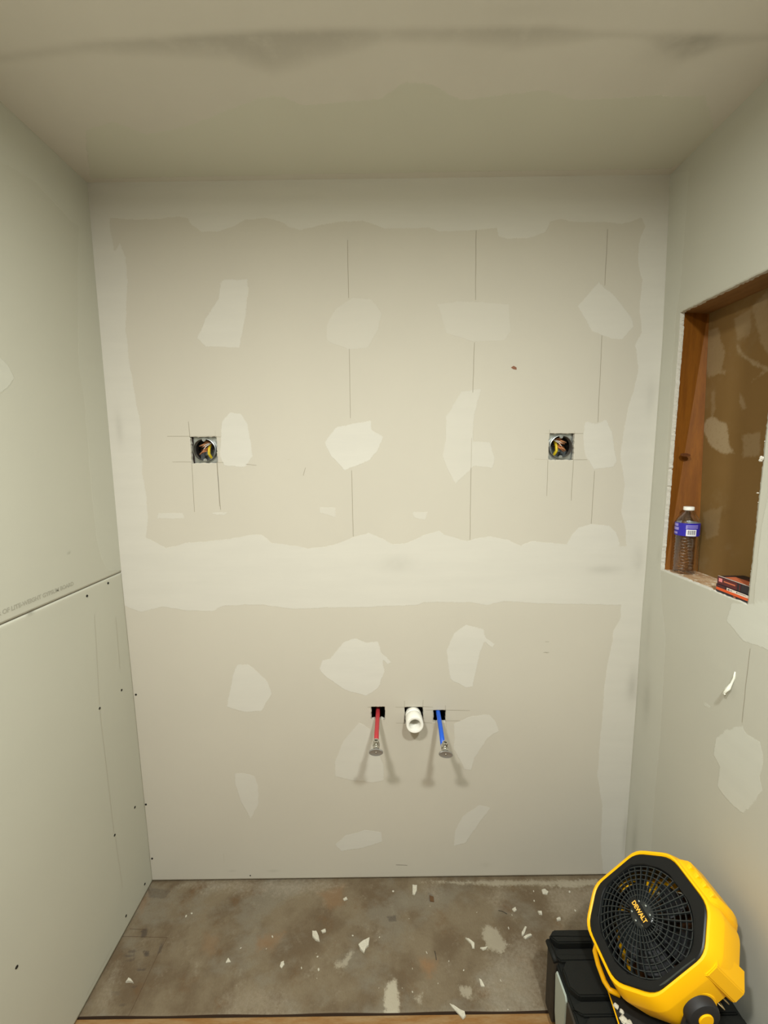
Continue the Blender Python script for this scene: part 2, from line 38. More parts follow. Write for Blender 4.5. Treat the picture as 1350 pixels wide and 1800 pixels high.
# ------------------------------------------------------------------ node helpers
def lin(c):
    return tuple(((x/255)/12.92 if x/255 <= .04045 else ((x/255+.055)/1.055)**2.4) for x in c) + (1,)
class NT:
    def __init__(s, name):
        s.m = bpy.data.materials.new(name); s.m.use_nodes = True; s.t = s.m.node_tree
        s.b = s.t.nodes['Principled BSDF']; s.out = s.t.nodes['Material Output']
    def n(s, typ, **kw):
        o = s.t.nodes.new(typ)
        for k, v in kw.items(): setattr(o, k, v)
        return o
    def l(s, a, b): s.t.links.new(a, b)
    def attr(s, name): return s.n('ShaderNodeAttribute', attribute_name=name).outputs['Fac']
    def math(s, op, a, b=None, c=None, clamp=False):
        o = s.n('ShaderNodeMath', operation=op, use_clamp=clamp)
        for i, v in enumerate((a, b, c)):
            if v is None: continue
            if isinstance(v, (int, float)): o.inputs[i].default_value = v
            else: s.l(v, o.inputs[i])
        return o.outputs[0]
    def noise(s, scale, detail=4, rough=.5, vec=None, mul=None):
        o = s.n('ShaderNodeTexNoise'); o.inputs['Scale'].default_value = scale
        o.inputs['Detail'].default_value = detail; o.inputs['Roughness'].default_value = rough
        if vec is None: vec = s.n('ShaderNodeTexCoord').outputs['Object']
        if mul:
            mp = s.n('ShaderNodeMapping'); mp.inputs['Scale'].default_value = mul; s.l(vec, mp.inputs[0]); vec = mp.outputs[0]
        s.l(vec, o.inputs['Vector']); return o.outputs['Fac']
    def mix(s, f, a, b, mode='MIX'):
        o = s.n('ShaderNodeMix', data_type='RGBA', blend_type=mode)
        for i, v in ((0, f), (6, a), (7, b)):
            if isinstance(v, (int, float)): o.inputs[i].default_value = v
            elif isinstance(v, tuple): o.inputs[i].default_value = v
            else: s.l(v, o.inputs[i])
        return o.outputs[2]
    def step(s, v, lo, hi):
        o = s.n('ShaderNodeMapRange', interpolation_type='SMOOTHSTEP'); s.l(v, o.inputs[0])
        o.inputs[1].default_value = lo; o.inputs[2].default_value = hi; return o.outputs[0]
    def bump(s, h, strength, dist):
        o = s.n('ShaderNodeBump'); o.inputs['Strength'].default_value = strength; o.inputs['Distance'].default_value = dist
        s.l(h, o.inputs['Height']); s.l(o.outputs[0], s.b.inputs['Normal']); return o
def simple(name, col, rough=.5, metal=0, spec=.5, noise=0, nscale=40, coat=0, trans=0, ior=1.45, bump=0):
    t = NT(name); c = lin(col); t.b.inputs['Base Color'].default_value = c
    t.b.inputs['Roughness'].default_value = rough; t.b.inputs['Metallic'].default_value = metal
    t.b.inputs['Specular IOR Level'].default_value = spec; t.b.inputs['Coat Weight'].default_value = coat
    t.b.inputs['Transmission Weight'].default_value = trans; t.b.inputs['IOR'].default_value = ior
    if noise:
        f = t.noise(nscale, 5, .6); d = tuple(x*(1-noise) for x in c[:3]) + (1,)
        t.l(t.mix(t.step(f, .35, .65), d, c), t.b.inputs['Base Color'])
    if bump: t.bump(t.noise(nscale*3, 3), bump, .002)
    return t.m

def drywall(name, paper, mud, ragged=.009):
    t = NT(name)
    sd = t.attr('mud'); amt = t.attr('amt'); dirt = t.attr('dirt')
    n1 = t.noise(30, 4, .65); n2 = t.noise(230, 3, .6)
    v = t.math('ADD', sd, t.math('MULTIPLY', t.math('SUBTRACT', n1, .5), ragged*1.3))
    v = t.math('ADD', v, t.math('MULTIPLY', t.math('SUBTRACT', n2, .5), ragged*.9))
    f0 = t.step(v, -.0012, .0022)
    f = t.math('MULTIPLY', f0, amt)
    big = t.noise(2.2, 3, .5); fine = t.noise(600, 2, .5, mul=(1, 1, 1.6))
    pc = t.mix(t.step(big, .3, .7), tuple(x*.97 for x in lin(paper)[:3])+(1,), lin(paper))
    streak = t.noise(9, 5, .65, mul=(.35, .35, 2.5))
    mc = t.mix(t.step(streak, .3, .7), tuple(x*.965 for x in lin(mud)[:3])+(1,), lin(mud))
    c = t.n('ShaderNodeMix', data_type='RGBA', clamp_factor=False); t.l(f, c.inputs[0]); t.l(pc, c.inputs[6]); t.l(mc, c.inputs[7])
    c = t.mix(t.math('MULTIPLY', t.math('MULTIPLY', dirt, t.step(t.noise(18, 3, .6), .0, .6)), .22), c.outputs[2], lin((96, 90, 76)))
    t.l(c, t.b.inputs['Base Color'])
    t.b.inputs['Roughness'].default_value = .75; t.b.inputs['Specular IOR Level'].default_value = .22
    h = t.math('ADD', t.math('MULTIPLY', f0, .45), t.math('MULTIPLY', fine, .12))
    h = t.math('ADD', h, t.math('MULTIPLY', t.math('MULTIPLY', streak, f0), .9))
    t.bump(h, .35, .0012)
    return t.m

M_DRY = drywall('drywall_back', (191, 185, 171), (199, 195, 184))
M_DRYL = drywall('drywall_left', (186, 184, 169), (197, 197, 185))
M_DRYR = drywall('drywall_right', (186, 184, 171), (199, 199, 188))
M_CEIL = drywall('drywall_ceiling', (204, 203, 190), (209, 205, 196), .012)
M_CORE = simple('gypsum_core', (208, 203, 190), .9, noise=.15, nscale=300)
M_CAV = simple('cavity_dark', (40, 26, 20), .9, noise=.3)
M_PENCIL = simple('pencil_mark', (150, 142, 124), .9)
M_PENCILL = simple('pencil_mark_light', (176, 168, 150), .9)
M_PENCILD = simple('pencil_mark_dark', (104, 96, 84), .9)
M_NICK = simple('torn_paper_brown', (134, 92, 70), .9)
M_SCREW = simple('black_screw', (34, 32, 28), .5, .4)
M_STEEL = simple('galvanized_steel', (168, 170, 166), .38, .85, noise=.25, nscale=60)
M_STEELD = simple('galvanized_steel_inside', (120, 124, 122), .5, .7, noise=.3, nscale=50)
M_COPPER = simple('bare_copper', (206, 122, 78), .35, .8)
M_KRAFT = simple('kraft_paper_wrap', (186, 130, 88), .85, noise=.3, nscale=120)
M_YCABLE = simple('yellow_cable_jacket', (214, 186, 38), .45)
M_WHITEW = simple('white_wire', (232, 228, 216), .4)
M_PVC = simple('white_pvc', (238, 236, 226), .3)
M_RED = simple('red_pex', (176, 52, 58), .38, noise=.08)
M_BLUE = simple('blue_pex', (28, 88, 200), .38, noise=.08)
M_CHROME = simple('chrome', (214, 212, 205), .16, 1)
M_CHROMED = simple('brushed_chrome', (150, 148, 144), .42, .7)
M_YEL = simple('yellow_plastic', (255, 190, 4), .42, spec=.4, bump=.05, nscale=300)
M_BLK = simple('black_plastic', (16, 17, 17), .4, spec=.4, bump=.05, nscale=300)
M_BLKG = simple('black_grille_plastic', (34, 38, 38), .22, spec=.7)
M_RUB = simple('black_rubber', (34, 34, 36), .6)
M_TBX = simple('black_toolbox_plastic', (19, 20, 17), .65, spec=.28, bump=.25, nscale=160)
M_TBXS = simple('dark_grey_toolbox_side', (52, 46, 38), .6, spec=.35, noise=.2)
M_LATCH = simple('light_grey_latch', (168, 176, 166), .5)
M_PLAST = simple('plaster_chip', (198, 192, 174), .9, noise=.15, nscale=200, bump=.3)
M_BROWNC = simple('brown_scrap', (92, 66, 40), .9)
M_GREYT = simple('grey_thread', (60, 54, 44), .8)

# ------------------------------------------------------------------ mesh helpers
def link(name, bm, mats, parent=None, smooth=False):
    me = bpy.data.meshes.new(name)
    bmesh.ops.recalc_face_normals(bm, faces=bm.faces[:]) if bm.faces else None
    bm.to_mesh(me); bm.free()
    if not isinstance(mats, (list, tuple)): mats = [mats]
    for m in mats: me.materials.append(m)
    if smooth:
        for p in me.polygons: p.use_smooth = True
    o = bpy.data.objects.new(name, me); COL.objects.link(o)
    if parent: o.parent = parent
    return o
def auto_smooth(o, ang=35):
    me = o.data
    bm = bmesh.new(); bm.from_mesh(me)
    for e in bm.edges:
        e.smooth = not (len(e.link_faces) == 2 and e.calc_face_angle(0) > math.radians(ang))
    for f in bm.faces: f.smooth = True
    bm.to_mesh(me); bm.free(); return o
def thing(name, label, cat, loc=(0,0,0), group=None, mw=None):
    o = bpy.data.objects.new(name, None); COL.objects.link(o); o.empty_display_size = .05
    if mw is not None: o.matrix_world = mw
    else: o.location = loc
    o['label'] = label; o['category'] = cat
    if group: o['group'] = group
    return o
def tag(o, label, cat, group=None):
    o['label'] = label; o['category'] = cat
    if group: o['group'] = group
    return o
def struct(o): o['kind'] = 'structure'; return o
def box(bm, lo, hi, bev=0, mi=0, seg=2):
    vs = [bm.verts.new((x, y, z)) for x in (lo[0], hi[0]) for y in (lo[1], hi[1]) for z in (lo[2], hi[2])]
    fs = [bm.faces.new([vs[i] for i in q]) for q in ((0,1,3,2),(4,6,7,5),(0,4,5,1),(2,3,7,6),(0,2,6,4),(1,5,7,3))]
    for f in fs: f.material_index = mi
    if bev:
        es = list({e for f in fs for e in f.edges})
        bmesh.ops.bevel(bm, geom=es, offset=bev, segments=seg, profile=.6, affect='EDGES', material=-1)
    return fs
def prism(bm, pts, z0, z1, mi=0, bev=0, fn=None):
    """pts: 2D outline extruded from z0 to z1"""
    before = set(bm.verts)
    a = [bm.verts.new((x, y, z0)) for x, y in pts]; b = [bm.verts.new((x, y, z1)) for x, y in pts]
    fs = [bm.faces.new(a[::-1]), bm.faces.new(b)]
    n = len(pts)
    for i in range(n): fs.append(bm.faces.new((a[i], a[(i+1) % n], b[(i+1) % n], b[i])))
    for f in fs: f.material_index = mi
    if bev:
        bmesh.ops.bevel(bm, geom=list({e for f in fs for e in f.edges}), offset=bev, segments=2, affect='EDGES', material=-1)
    if fn:
        for v in bm.verts:
            if v not in before: v.co = fn(v.co)
def frame_of(d):
    d = d.normalized(); h = Vector((0,0,1)) if abs(d.z) < .9 else Vector((1,0,0))
    a = d.cross(h).normalized(); return a, d.cross(a).normalized()
def tube(bm, path, rad, seg=12, cap=True, mi=0):
    path = [Vector(p) for p in path]; n = len(path)
    rads = rad if isinstance(rad, (list, tuple)) else [rad]*n
    rings = []; a, b = frame_of(path[1]-path[0])
    for i, p in enumerate(path):
        d = (path[min(i+1, n-1)] - path[max(i-1, 0)]).normalized()
        a = (a - d*a.dot(d)).normalized(); b = d.cross(a)
        rings.append([bm.verts.new(p + rads[i]*(math.cos(t)*a + math.sin(t)*b)) for t in [2*math.pi*k/seg for k in range(seg)]])
    for i in range(n-1):
        for k in range(seg):
            f = bm.faces.new((rings[i][k], rings[i][(k+1) % seg], rings[i+1][(k+1) % seg], rings[i+1][k])); f.material_index = mi; f.smooth = True
    if cap:
        for rr in (rings[0][::-1], rings[-1]): bm.faces.new(rr).material_index = mi
def lathe(bm, prof, seg=32, M=None, mi=0, close=False):
    """prof: (r, z) list round local z"""
    rings = []
    for r, z in prof:
        if r < 1e-6: rings.append([bm.verts.new((0, 0, z))])
        else: rings.append([bm.verts.new((r*math.cos(2*math.pi*k/seg), r*math.sin(2*math.pi*k/seg), z)) for k in range(seg)])
    allv = [v for R_ in rings for v in R_]
    pairs = list(zip(rings, rings[1:])) + ([(rings[-1], rings[0])] if close else [])
    for A, Bq in pairs:
        for k in range(seg):
            k2 = (k+1) % seg
            if len(A) == 1 and len(Bq) == 1: continue
            if len(A) == 1: f = bm.faces.new((A[0], Bq[k2], Bq[k]))
            elif len(Bq) == 1: f = bm.faces.new((A[k], A[k2], Bq[0]))
            else: f = bm.faces.new((A[k], A[k2], Bq[k2], Bq[k]))
            f.material_index = mi; f.smooth = True
    if M is not None:
        for v in allv: v.co = M @ v.co
def MX(loc, x=None, y=None, z=None):
    """matrix whose local z is the given axis"""
    z = Vector(z).normalized(); a = Vector(x).normalized() if x else frame_of(z)[0]
    a = (a - z*a.dot(z)).normalized(); b = z.cross(a)
    m = Matrix((a, b, z)).transposed().to_4x4(); m.translation = Vector(loc); return m
def crv(bm, a, b, w, off, axis, mi):
    """thin ribbon in the wall plane from a to b"""
    a = np.array(a); b = np.array(b); d = b-a; L = np.hypot(*d); n = np.array((-d[1], d[0]))/L*w/2
    q = [a-n, b-n, b+n, a+n]
    vs = [bm.verts.new(off(*p)) for p in q]
    f = bm.faces.new(vs); f.material_index = mi
# ------------------------------------------------------------------ signed distance fields on sheets
def sdpoly(P, poly):
    """P (n,2); positive inside"""
    poly = np.array(poly, float); n = len(poly)
    d2 = np.full(len(P), 1e9); inside = np.zeros(len(P), bool)
    for i in range(n):
        a = poly[i]; b = poly[(i+1) % n]; e = b-a
        w_ = P-a; t = np.clip((w_@e)/max(e@e, 1e-12), 0, 1)
        dd = w_ - t[:, None]*e; d2 = np.minimum(d2, (dd**2).sum(1))
        c = ((a[1] > P[:, 1]) != (b[1] > P[:, 1]))
        if abs(e[1]) > 1e-12: inside ^= c & (P[:, 0] < e[0]*(P[:, 1]-a[1])/e[1] + a[0])
    d = np.sqrt(d2); return np.where(inside, d, -d)
def sheet_attrs(P, base=None, spots=(), dirt=()):
    mud = np.full(len(P), -.05) if base is None else base.copy(); amt = np.ones(len(P))*(1 if base is not None else 0.)
    best = mud.copy()
    for a, poly in spots:
        pp = np.array(poly); lo = pp.min(0)-.05; hi = pp.max(0)+.05
        m = (P[:, 0] > lo[0]) & (P[:, 0] < hi[0]) & (P[:, 1] > lo[1]) & (P[:, 1] < hi[1])
        if not m.any(): continue
        s = sdpoly(P[m], poly); cur = best[m]; up = s > cur
        am = amt[m]; am[up] = a; amt[m] = am; cur[up] = s[up]; best[m] = cur
    dd = np.zeros(len(P))
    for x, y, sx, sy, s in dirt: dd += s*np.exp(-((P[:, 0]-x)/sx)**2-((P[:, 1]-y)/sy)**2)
    return dict(mud=np.clip(best, -.05, .05), amt=amt, dirt=dd)
def lines(segs, extra=()):
    out = []
    for a, b, st in segs: out += list(np.arange(a, b, st))
    out += [segs[-1][1]] + list(extra)
    out = sorted(out); keep = [out[0]]
    ex = set(extra)
    for v in out[1:]:
        if v - keep[-1] > .0012: keep.append(v)
        elif v in ex: keep[-1] = v
    return np.array(keep)
def sheet(us, vs, pos, attrs, mats, holes=(), name='wall', thick=None, jitter=.0009, post=None):
    """grid sheet; pos(u,v,d)->xyz with d = depth behind the face; holes=[(u0,v0,u1,v1)] cut out with returns of the core"""
    U, V = np.meshgrid(us, vs, indexing='ij'); nu, nv = len(us), len(vs)
    P = np.stack([U.ravel(), V.ravel()], 1)
    at = attrs(P)
    rng = np.random.default_rng(3)
    J = np.zeros_like(P)
    for (a, b, c, d) in holes:
        e = 1e-5
        on = (P[:, 0] > a-e) & (P[:, 0] < c+e) & (P[:, 1] > b-e) & (P[:, 1] < d+e) & ((abs(P[:, 0]-a) < e) | (abs(P[:, 0]-c) < e) | (abs(P[:, 1]-b) < e) | (abs(P[:, 1]-d) < e))
        J[on] = rng.normal(0, jitter, (on.sum(), 2))
    Q = P+J
    bm = bmesh.new()
    verts = [bm.verts.new(pos(x, y, 0)) for x, y in Q]
    cu = (us[:-1]+us[1:])/2; cvv = (vs[:-1]+vs[1:])/2
    hole = np.zeros((nu-1, nv-1), bool)
    for (a, b, c, d) in holes: hole |= ((cu > a) & (cu < c))[:, None] & ((cvv > b) & (cvv < d))[None, :]
    for i in range(nu-1):
        for j in range(nv-1):
            if not hole[i, j]:
                bm.faces.new((verts[i*nv+j], verts[(i+1)*nv+j], verts[(i+1)*nv+j+1], verts[i*nv+j+1])).smooth = True
    if thick:
        bm.verts.ensure_lookup_table()
        be = [e for e in bm.edges if len(e.link_faces) == 1]
        back = {}
        idx = {v: k for k, v in enumerate(verts)}
        for e in be:
            for v in e.verts:
                if v not in back:
                    k = idx[v]; back[v] = bm.verts.new(pos(Q[k][0], Q[k][1], thick))
        for e in be:
            a, b = e.verts; f = bm.faces.new((a, b, back[b], back[a])); f.material_index = 1
    if post: post(bm)
    n0 = len(P)
    me = bpy.data.meshes.new(name); bm.verts.index_update()
    bmesh.ops.recalc_face_normals(bm, faces=bm.faces[:])
    bm.to_mesh(me); nt = len(me.vertices); bm.free()
    for k, arr in at.items():
        A = me.attributes.new(k, 'FLOAT', 'POINT'); full = np.full(nt, arr.min() if k == 'mud' else 0., dtype=np.float32); full[:n0] = arr
        A.data.foreach_set('value', full)
    for m in mats: me.materials.append(m)
    o = bpy.data.objects.new(name, me); COL.objects.link(o); return struct(o)
def bbox(q): q = np.array(q); return (q[:, 0].min(), q[:, 1].min(), q[:, 0].max(), q[:, 1].max())
def rect_of(q):
    q = np.array(q); x = np.sort(q[:, 0]); y = np.sort(q[:, 1]); return (x[:2].mean(), y[:2].mean(), x[2:].mean(), y[2:].mean())
PM = {.9: 2}
def pencils(lst, off):
    def f(bm):
        for a, b, w_ in lst:
            mi = 2 if w_ >= .6 else 3
            if w_ > 1.3: mi = 4
            n = max(1, int(np.hypot(b[0]-a[0], b[1]-a[1])/.03)); a_ = np.array(a); b_ = np.array(b)
            rr = random.Random(int(a[0]*9999))
            pts = [a_+(b_-a_)*k/n + (0 if k in (0, n) else np.array([rr.gauss(0, .0003), rr.gauss(0, .0002)])) for k in range(n+1)]
            for p, q in zip(pts, pts[1:]): crv(bm, p, q, .0008 + .0007*w_, off, 0, mi)
    return f
PMATS = [M_CORE, M_PENCIL, M_PENCILL, M_PENCILD]

# ------------------------------------------------------------------ room shell
W = 1.8015; FRONT = -3.3
def interp(x, xs, ys): return float(np.interp(x, xs, ys))
def xl(z): return interp(z, (0, 1.2, 2.44), (.003, -.004, .0048))
def xr(z): return interp(z, (0, .7, 1.02, 1.2, 1.95, 2.44), (1.80, 1.8032, 1.8018, 1.8035, 1.8065, 1.7945))
def zc(x): return 2.4418 + .0021*x
# back wall
hb = {k: rect_of(D[k]) for k in ('hole_boxL', 'hole_boxR', 'hole_red', 'hole_drain', 'hole_blue')}
holes = list(hb.values())
def attrs_back(P):
    base = -np.maximum(sdpoly(P, D['paper'][0]), sdpoly(P, D['paper'][1]))
    return sheet_attrs(P, base, D['spots'], D['smudgeShadeB'])  # smudges, plus the shade of a hollow by the right corner, painted in
us = lines([(-.02, 1.825, .0052)], [h[i] for h in holes for i in (0, 2)])
vs = lines([(.0055, 2.46, .0052)], [h[i] for h in holes for i in (1, 3)])
def pos_back(u, v, d): return (u, d, v)
pen = pencils(D['pencil'], lambda x, z: (x, -.0004, z))
def post_back(bm):
    pen(bm)
    f = bm.faces.new([bm.verts.new((x, -.0006, z)) for x, z in D['nick']]); f.material_index = 5
wall_back = sheet(us, vs, pos_back, attrs_back, [M_DRY] + PMATS + [M_NICK], holes, 'wall_back', .0127, post=post_back)
# stud bay behind the back wall
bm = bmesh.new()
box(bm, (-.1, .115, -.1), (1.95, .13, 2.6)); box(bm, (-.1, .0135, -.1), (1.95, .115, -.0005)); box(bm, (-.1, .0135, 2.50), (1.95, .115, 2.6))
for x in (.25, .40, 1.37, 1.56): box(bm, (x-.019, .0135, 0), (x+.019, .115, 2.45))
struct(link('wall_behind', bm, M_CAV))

def attrs_side(spots, dirt):
    return lambda P: sheet_attrs(P, None, spots, dirt)
# left wall: two sheets with a dark joint at four feet
us = lines([(FRONT, -1.0, .06), (-1.0, .004, .0062)])
lo_v = lines([(.0045, 1.2135, .0062)]); up_v = lines([(1.2165, 2.46, .0062)])
def pos_left_up(u, v, d): return (xl(v)-d, u, v)
def pos_left_lo(u, v, d): return (xl(v)-d - (.0012 if v > 1.208 else 0), u - (.0028 if u > -.02 else 0)*1.0, v)
penL = [p for p in D['pencilL']]
wall_left = sheet(us, up_v, pos_left_up, attrs_side(D['spotsL'], D['dirtL']), [M_DRYL] + PMATS, name='wall_left', thick=.0127)
low = sheet(us, lo_v, pos_left_lo, attrs_side([], D['dirtL']), [M_DRYL] + PMATS, name='lower_sheet', thick=.0127,
            post=pencils(penL, lambda y, z: (xl(z)+.0005, y, z)))
del low['kind']; low.parent = wall_left; low['label'] = 'bare lower drywall sheet with black screw heads'
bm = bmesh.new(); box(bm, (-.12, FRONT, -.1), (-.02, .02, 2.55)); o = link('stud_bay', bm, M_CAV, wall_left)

# right wall with the cut-out
nq = D['niche']; ny0 = -.0775; nz0 = 1.2225; nz1 = 2.0185; ny1 = -.4065
niche = (ny1, nz0, ny0, nz1)
us = lines([(FRONT, -1.0, .06), (-1.0, .01, .0062)], [ny0, ny1]); vs = lines([(.004, 2.46, .0062)], [nz0, nz1])
def pos_right(u, v, d): return (xr(v)+d, u, v)
wall_right = sheet(us, vs, pos_right, attrs_side(D['spotsR'], D['dirtR']), [M_DRYR] + PMATS, [niche], 'wall_right', .0127, jitter=.0007,
                   post=pencils(D['pencilR'], lambda y, z: (xr(z)-.0005, y, z)))

# ceiling with the raised joint that catches the light
def ceil_h(x, y):
    yc = np.interp(x, [p[0] for p in D['crease']], [p[1] for p in D['crease']])
    yw = np.interp(x, [p[0] for p in D['creaseW']], [p[1] for p in D['creaseW']])
    w_ = np.maximum(yw-yc, .012); t = y-yc
    A = .0070
    a = np.where(t < 0, 0.0*np.exp(-(t/.10)**2), 0)
    s = np.clip(t/w_, 0, 1); sh = 1-(1-s)**1.5
    b = np.where(t >= 0, 0 + (A*np.clip(w_/.06, .15, 1.3))*sh, 0)
    fall = np.clip((t-w_)/.42, 0, 1); pk = A*np.clip(w_/.06, .15, 1.3)
    b = np.where(t > w_, pk*(1-fall*fall*(3-2*fall)), b)
    return a + b
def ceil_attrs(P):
    # darker band along the joint: sharp room side, fading towards the back wall
    o = sheet_attrs(P, -sdpoly(P, D['paperC'][0]), [], D['darkC'])
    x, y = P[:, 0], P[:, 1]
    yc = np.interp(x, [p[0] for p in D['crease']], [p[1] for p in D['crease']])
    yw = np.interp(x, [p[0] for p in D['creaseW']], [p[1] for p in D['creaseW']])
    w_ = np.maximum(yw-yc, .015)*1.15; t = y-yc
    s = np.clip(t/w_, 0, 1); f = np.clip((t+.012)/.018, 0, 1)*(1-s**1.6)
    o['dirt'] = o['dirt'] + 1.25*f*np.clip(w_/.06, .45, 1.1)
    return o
us = lines([(-.03, 1.83, .012)]); vs = lines([(FRONT, -.95, .08), (-.95, .03, .0065)])
def pos_ceil(u, v, d): return (u, v, zc(u) + d + float(ceil_h(u, v)))
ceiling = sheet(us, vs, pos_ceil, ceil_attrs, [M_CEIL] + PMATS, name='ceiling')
bm = bmesh.new(); box(bm, (-.1, FRONT-.1, 2.52), (1.95, .2, 2.54)); link('ceiling_back', bm, M_CAV, ceiling)
# wall behind the camera
bm = bmesh.new(); box(bm, (-.1, FRONT-.02, -.05), (1.95, FRONT, 2.5)); struct(link('wall_front', bm, simple('drywall_front', (120, 116, 104), .9)))

# floor
def floor_mat():
    t = NT('worn_subfloor')
    dust, damt, dark, dka, tan, tna = [t.attr(k) for k in ('dust', 'dustamt', 'dark', 'darkamt', 'tan', 'tanamt')]
    N1 = t.noise(5.5, 6, .62); N2 = t.noise(3.1, 6, .65, mul=(1, 1.5, 1)); N3 = t.noise(8, 6, .7); fine = t.noise(95, 6, .78); mid = t.noise(24, 6, .72); fib = t.noise(260, 3, .7, mul=(1, .5, 1))
    c0 = t.mix(t.step(N1, .38, .62), lin((99, 84, 64)), lin((120, 107, 86)))
    c0 = t.mix(t.math('MULTIPLY', t.step(N2, .50, .64), .65), c0, lin((124, 117, 102)))
    c0 = t.mix(t.math('MULTIPLY', t.step(N3, .55, .70), .55), c0, lin((100, 74, 46)))
    c0 = t.mix(t.math('MULTIPLY', t.step(t.noise(17, 7, .8), .55, .72), .35), c0, lin((84, 72, 58)))
    c0 = t.mix(t.math('MULTIPLY', t.step(fib, .35, .7), .16), c0, lin((78, 64, 48)))
    def lay(c, sd, am, col, rag, soft, frag=1.2):
        v = t.math('ADD', sd, t.math('MULTIPLY', t.math('SUBTRACT', mid, .5), rag))
        v = t.math('ADD', v, t.math('MULTIPLY', t.math('SUBTRACT', fine, .5), rag*frag))
        return t.mix(t.math('MULTIPLY', t.step(v, -soft, soft), am, clamp=True), c, col)
    c0 = lay(c0, tan, tna, lin((132, 102, 72)), .035, .014)
    c0 = lay(c0, dark, dka, lin((66, 58, 52)), .012, .0035)
    sc = t.math('MULTIPLY', t.step(t.noise(13, 8, .8), .53, .70), t.step(fine, .38, .62))
    c0 = t.mix(t.math('MULTIPLY', sc, .42), c0, lin((158, 149, 130)))
    c0 = lay(c0, t.attr('haze'), t.math('MULTIPLY', t.attr('hazeamt'), t.math('MULTIPLY_ADD', t.step(fine, .3, .7), .9, .5)), lin((164, 154, 136)), .075, .032)
    c0 = lay(c0, dust, damt, lin((176, 168, 148)), .03, .006)
    t.l(c0, t.b.inputs['Base Color']); t.b.inputs['Roughness'].default_value = .7; t.b.inputs['Specular IOR Level'].default_value = .25
    t.bump(t.math('ADD', t.math('MULTIPLY', fib, .5), t.math('ADD', mid, fine)), .5, .0025); return t.m
def wood_mat(name, a, b, mul, ring=14, rough=.6, gloss=.3):
    t = NT(name)
    v = t.n('ShaderNodeTexCoord').outputs['Object']
    g = t.noise(ring, 6, .6, vec=v, mul=mul); g2 = t.noise(ring*9, 3, .6, vec=v, mul=mul)
    c = t.mix(t.step(g, .32, .68), lin(a), lin(b)); c = t.mix(t.math('MULTIPLY', t.step(g2, .45, .7), .25), c, tuple(x*.55 for x in lin(a)[:3])+(1,))
    t.l(c, t.b.inputs['Base Color']); t.b.inputs['Roughness'].default_value = rough; t.b.inputs['Specular IOR Level'].default_value = gloss
    t.bump(g2, .15, .001); return t.m
M_FLOOR = floor_mat()
M_ORANGE = wood_mat('orange_plywood', (132, 92, 46), (146, 118, 80), (.6, 4, 4))
M_GAP = simple('joint_dirt', (70, 50, 32), .95)
us = lines([(-.02, 1.83, .007)]); vs = lines([(-.3905, .03, .0062)])
def attrs_floor(P):
    o = {}
    D['haze'] = [q for q in D['dust'] if q[0] < .5]
    for k, am in (('dust', 'dustamt'), ('haze', 'hazeamt'), ('tan', 'tanamt'), ('dark', 'darkamt')):
        a = sheet_attrs(P, None, [q for q in D[k] if k != 'dust' or q[0] >= .5], []); o[k] = a['mud']; o[am] = a['amt']
    return o
def post_floor(bm):
    for a, b in D['seams']: crv(bm, a, b, .0011, lambda x, y: (x, y, .0003), 0, 2)
floor = sheet(us, vs, lambda u, v, d: (u, v + .0025*math.sin(u*19)*(.4 if v < -.385 else 0), -d), attrs_floor, [M_FLOOR, M_GAP, M_GAP], name='floor', thick=.016, post=post_floor)
bm = bmesh.new(); box(bm, (-.1, FRONT, -.04), (1.95, -.3955, -.0015), bev=.0015); box(bm, (-.1, FRONT, -.06), (1.95, .13, -.03), mi=1)
o = link('plywood_sheet', bm, [M_ORANGE, M_GAP], floor); o['label'] = 'bare orange plywood beyond the board edge'

# ---- niche framing in the right wall
M_STUD = wood_mat('reddish_stud', (112, 64, 10), (130, 78, 16), (6, 6, .5), 9)
M_HEAD = wood_mat('header_wood', (132, 96, 56), (150, 112, 70), (4, .6, 4), 10)
def niche_board():
    t = NT('brown_paper_board'); sd, am = t.attr('mud'), t.attr('amt')
    mid = t.noise(30, 6, .7); fine = t.noise(140, 5, .7)
    base = t.mix(t.step(t.noise(3, 4), .35, .65), lin((112, 86, 44)), lin((120, 92, 52)))
    v = t.math('ADD', sd, t.math('MULTIPLY', t.math('SUBTRACT', mid, .5), .022))
    v = t.math('ADD', v, t.math('MULTIPLY', t.math('SUBTRACT', fine, .5), .012))
    f = t.math('MULTIPLY', t.math('MULTIPLY', t.step(v, -.004, .006), am), t.step(fine, .0, .5))
    hz = t.math('MULTIPLY', t.step(t.noise(5, 6, .65), .52, .72), .22)
    c = t.mix(hz, base, lin((150, 134, 106))); c = t.mix(t.math('MULTIPLY', f, .75), c, lin((160, 142, 112)))
    t.l(c, t.b.inputs['Base Color']); t.b.inputs['Roughness'].default_value = .8; t.b.inputs['Specular IOR Level'].default_value = .2
    t.bump(fine, .2, .001); return t.m
XB = 1.903
us = lines([(-.75, -.02, .006)]); vs = lines([(1.15, 2.06, .006)])
nb = sheet(us, vs, lambda u, v, d: (XB+d, u, v), attrs_side(D['smearN'], []), [niche_board(), M_CORE], name='back_board', thick=.012)
del nb['kind']; nb.parent = wall_right; nb['label'] = 'brown paper-faced board smeared with plaster dust'
bm = bmesh.new()   # left stud, leaning slightly
q = [(1.8155, -.0765, nz0-.04), (XB-.0005, -.108, nz0-.04), (XB-.0005, -.040, nz0-.04), (1.8155, -.038, nz0-.04)]
q2 = [(1.8155, -.0765, nz1+.03), (XB-.0005, -.062, nz1+.03), (XB-.0005, -.024, nz1+.03), (1.8155, -.038, nz1+.03)]
a = [bm.verts.new(p) for p in q]; b = [bm.verts.new(p) for p in q2]
bm.faces.new(a); bm.faces.new(b)
for i in range(4): bm.faces.new((a[i], a[(i+1) % 4], b[(i+1) % 4], b[i]))
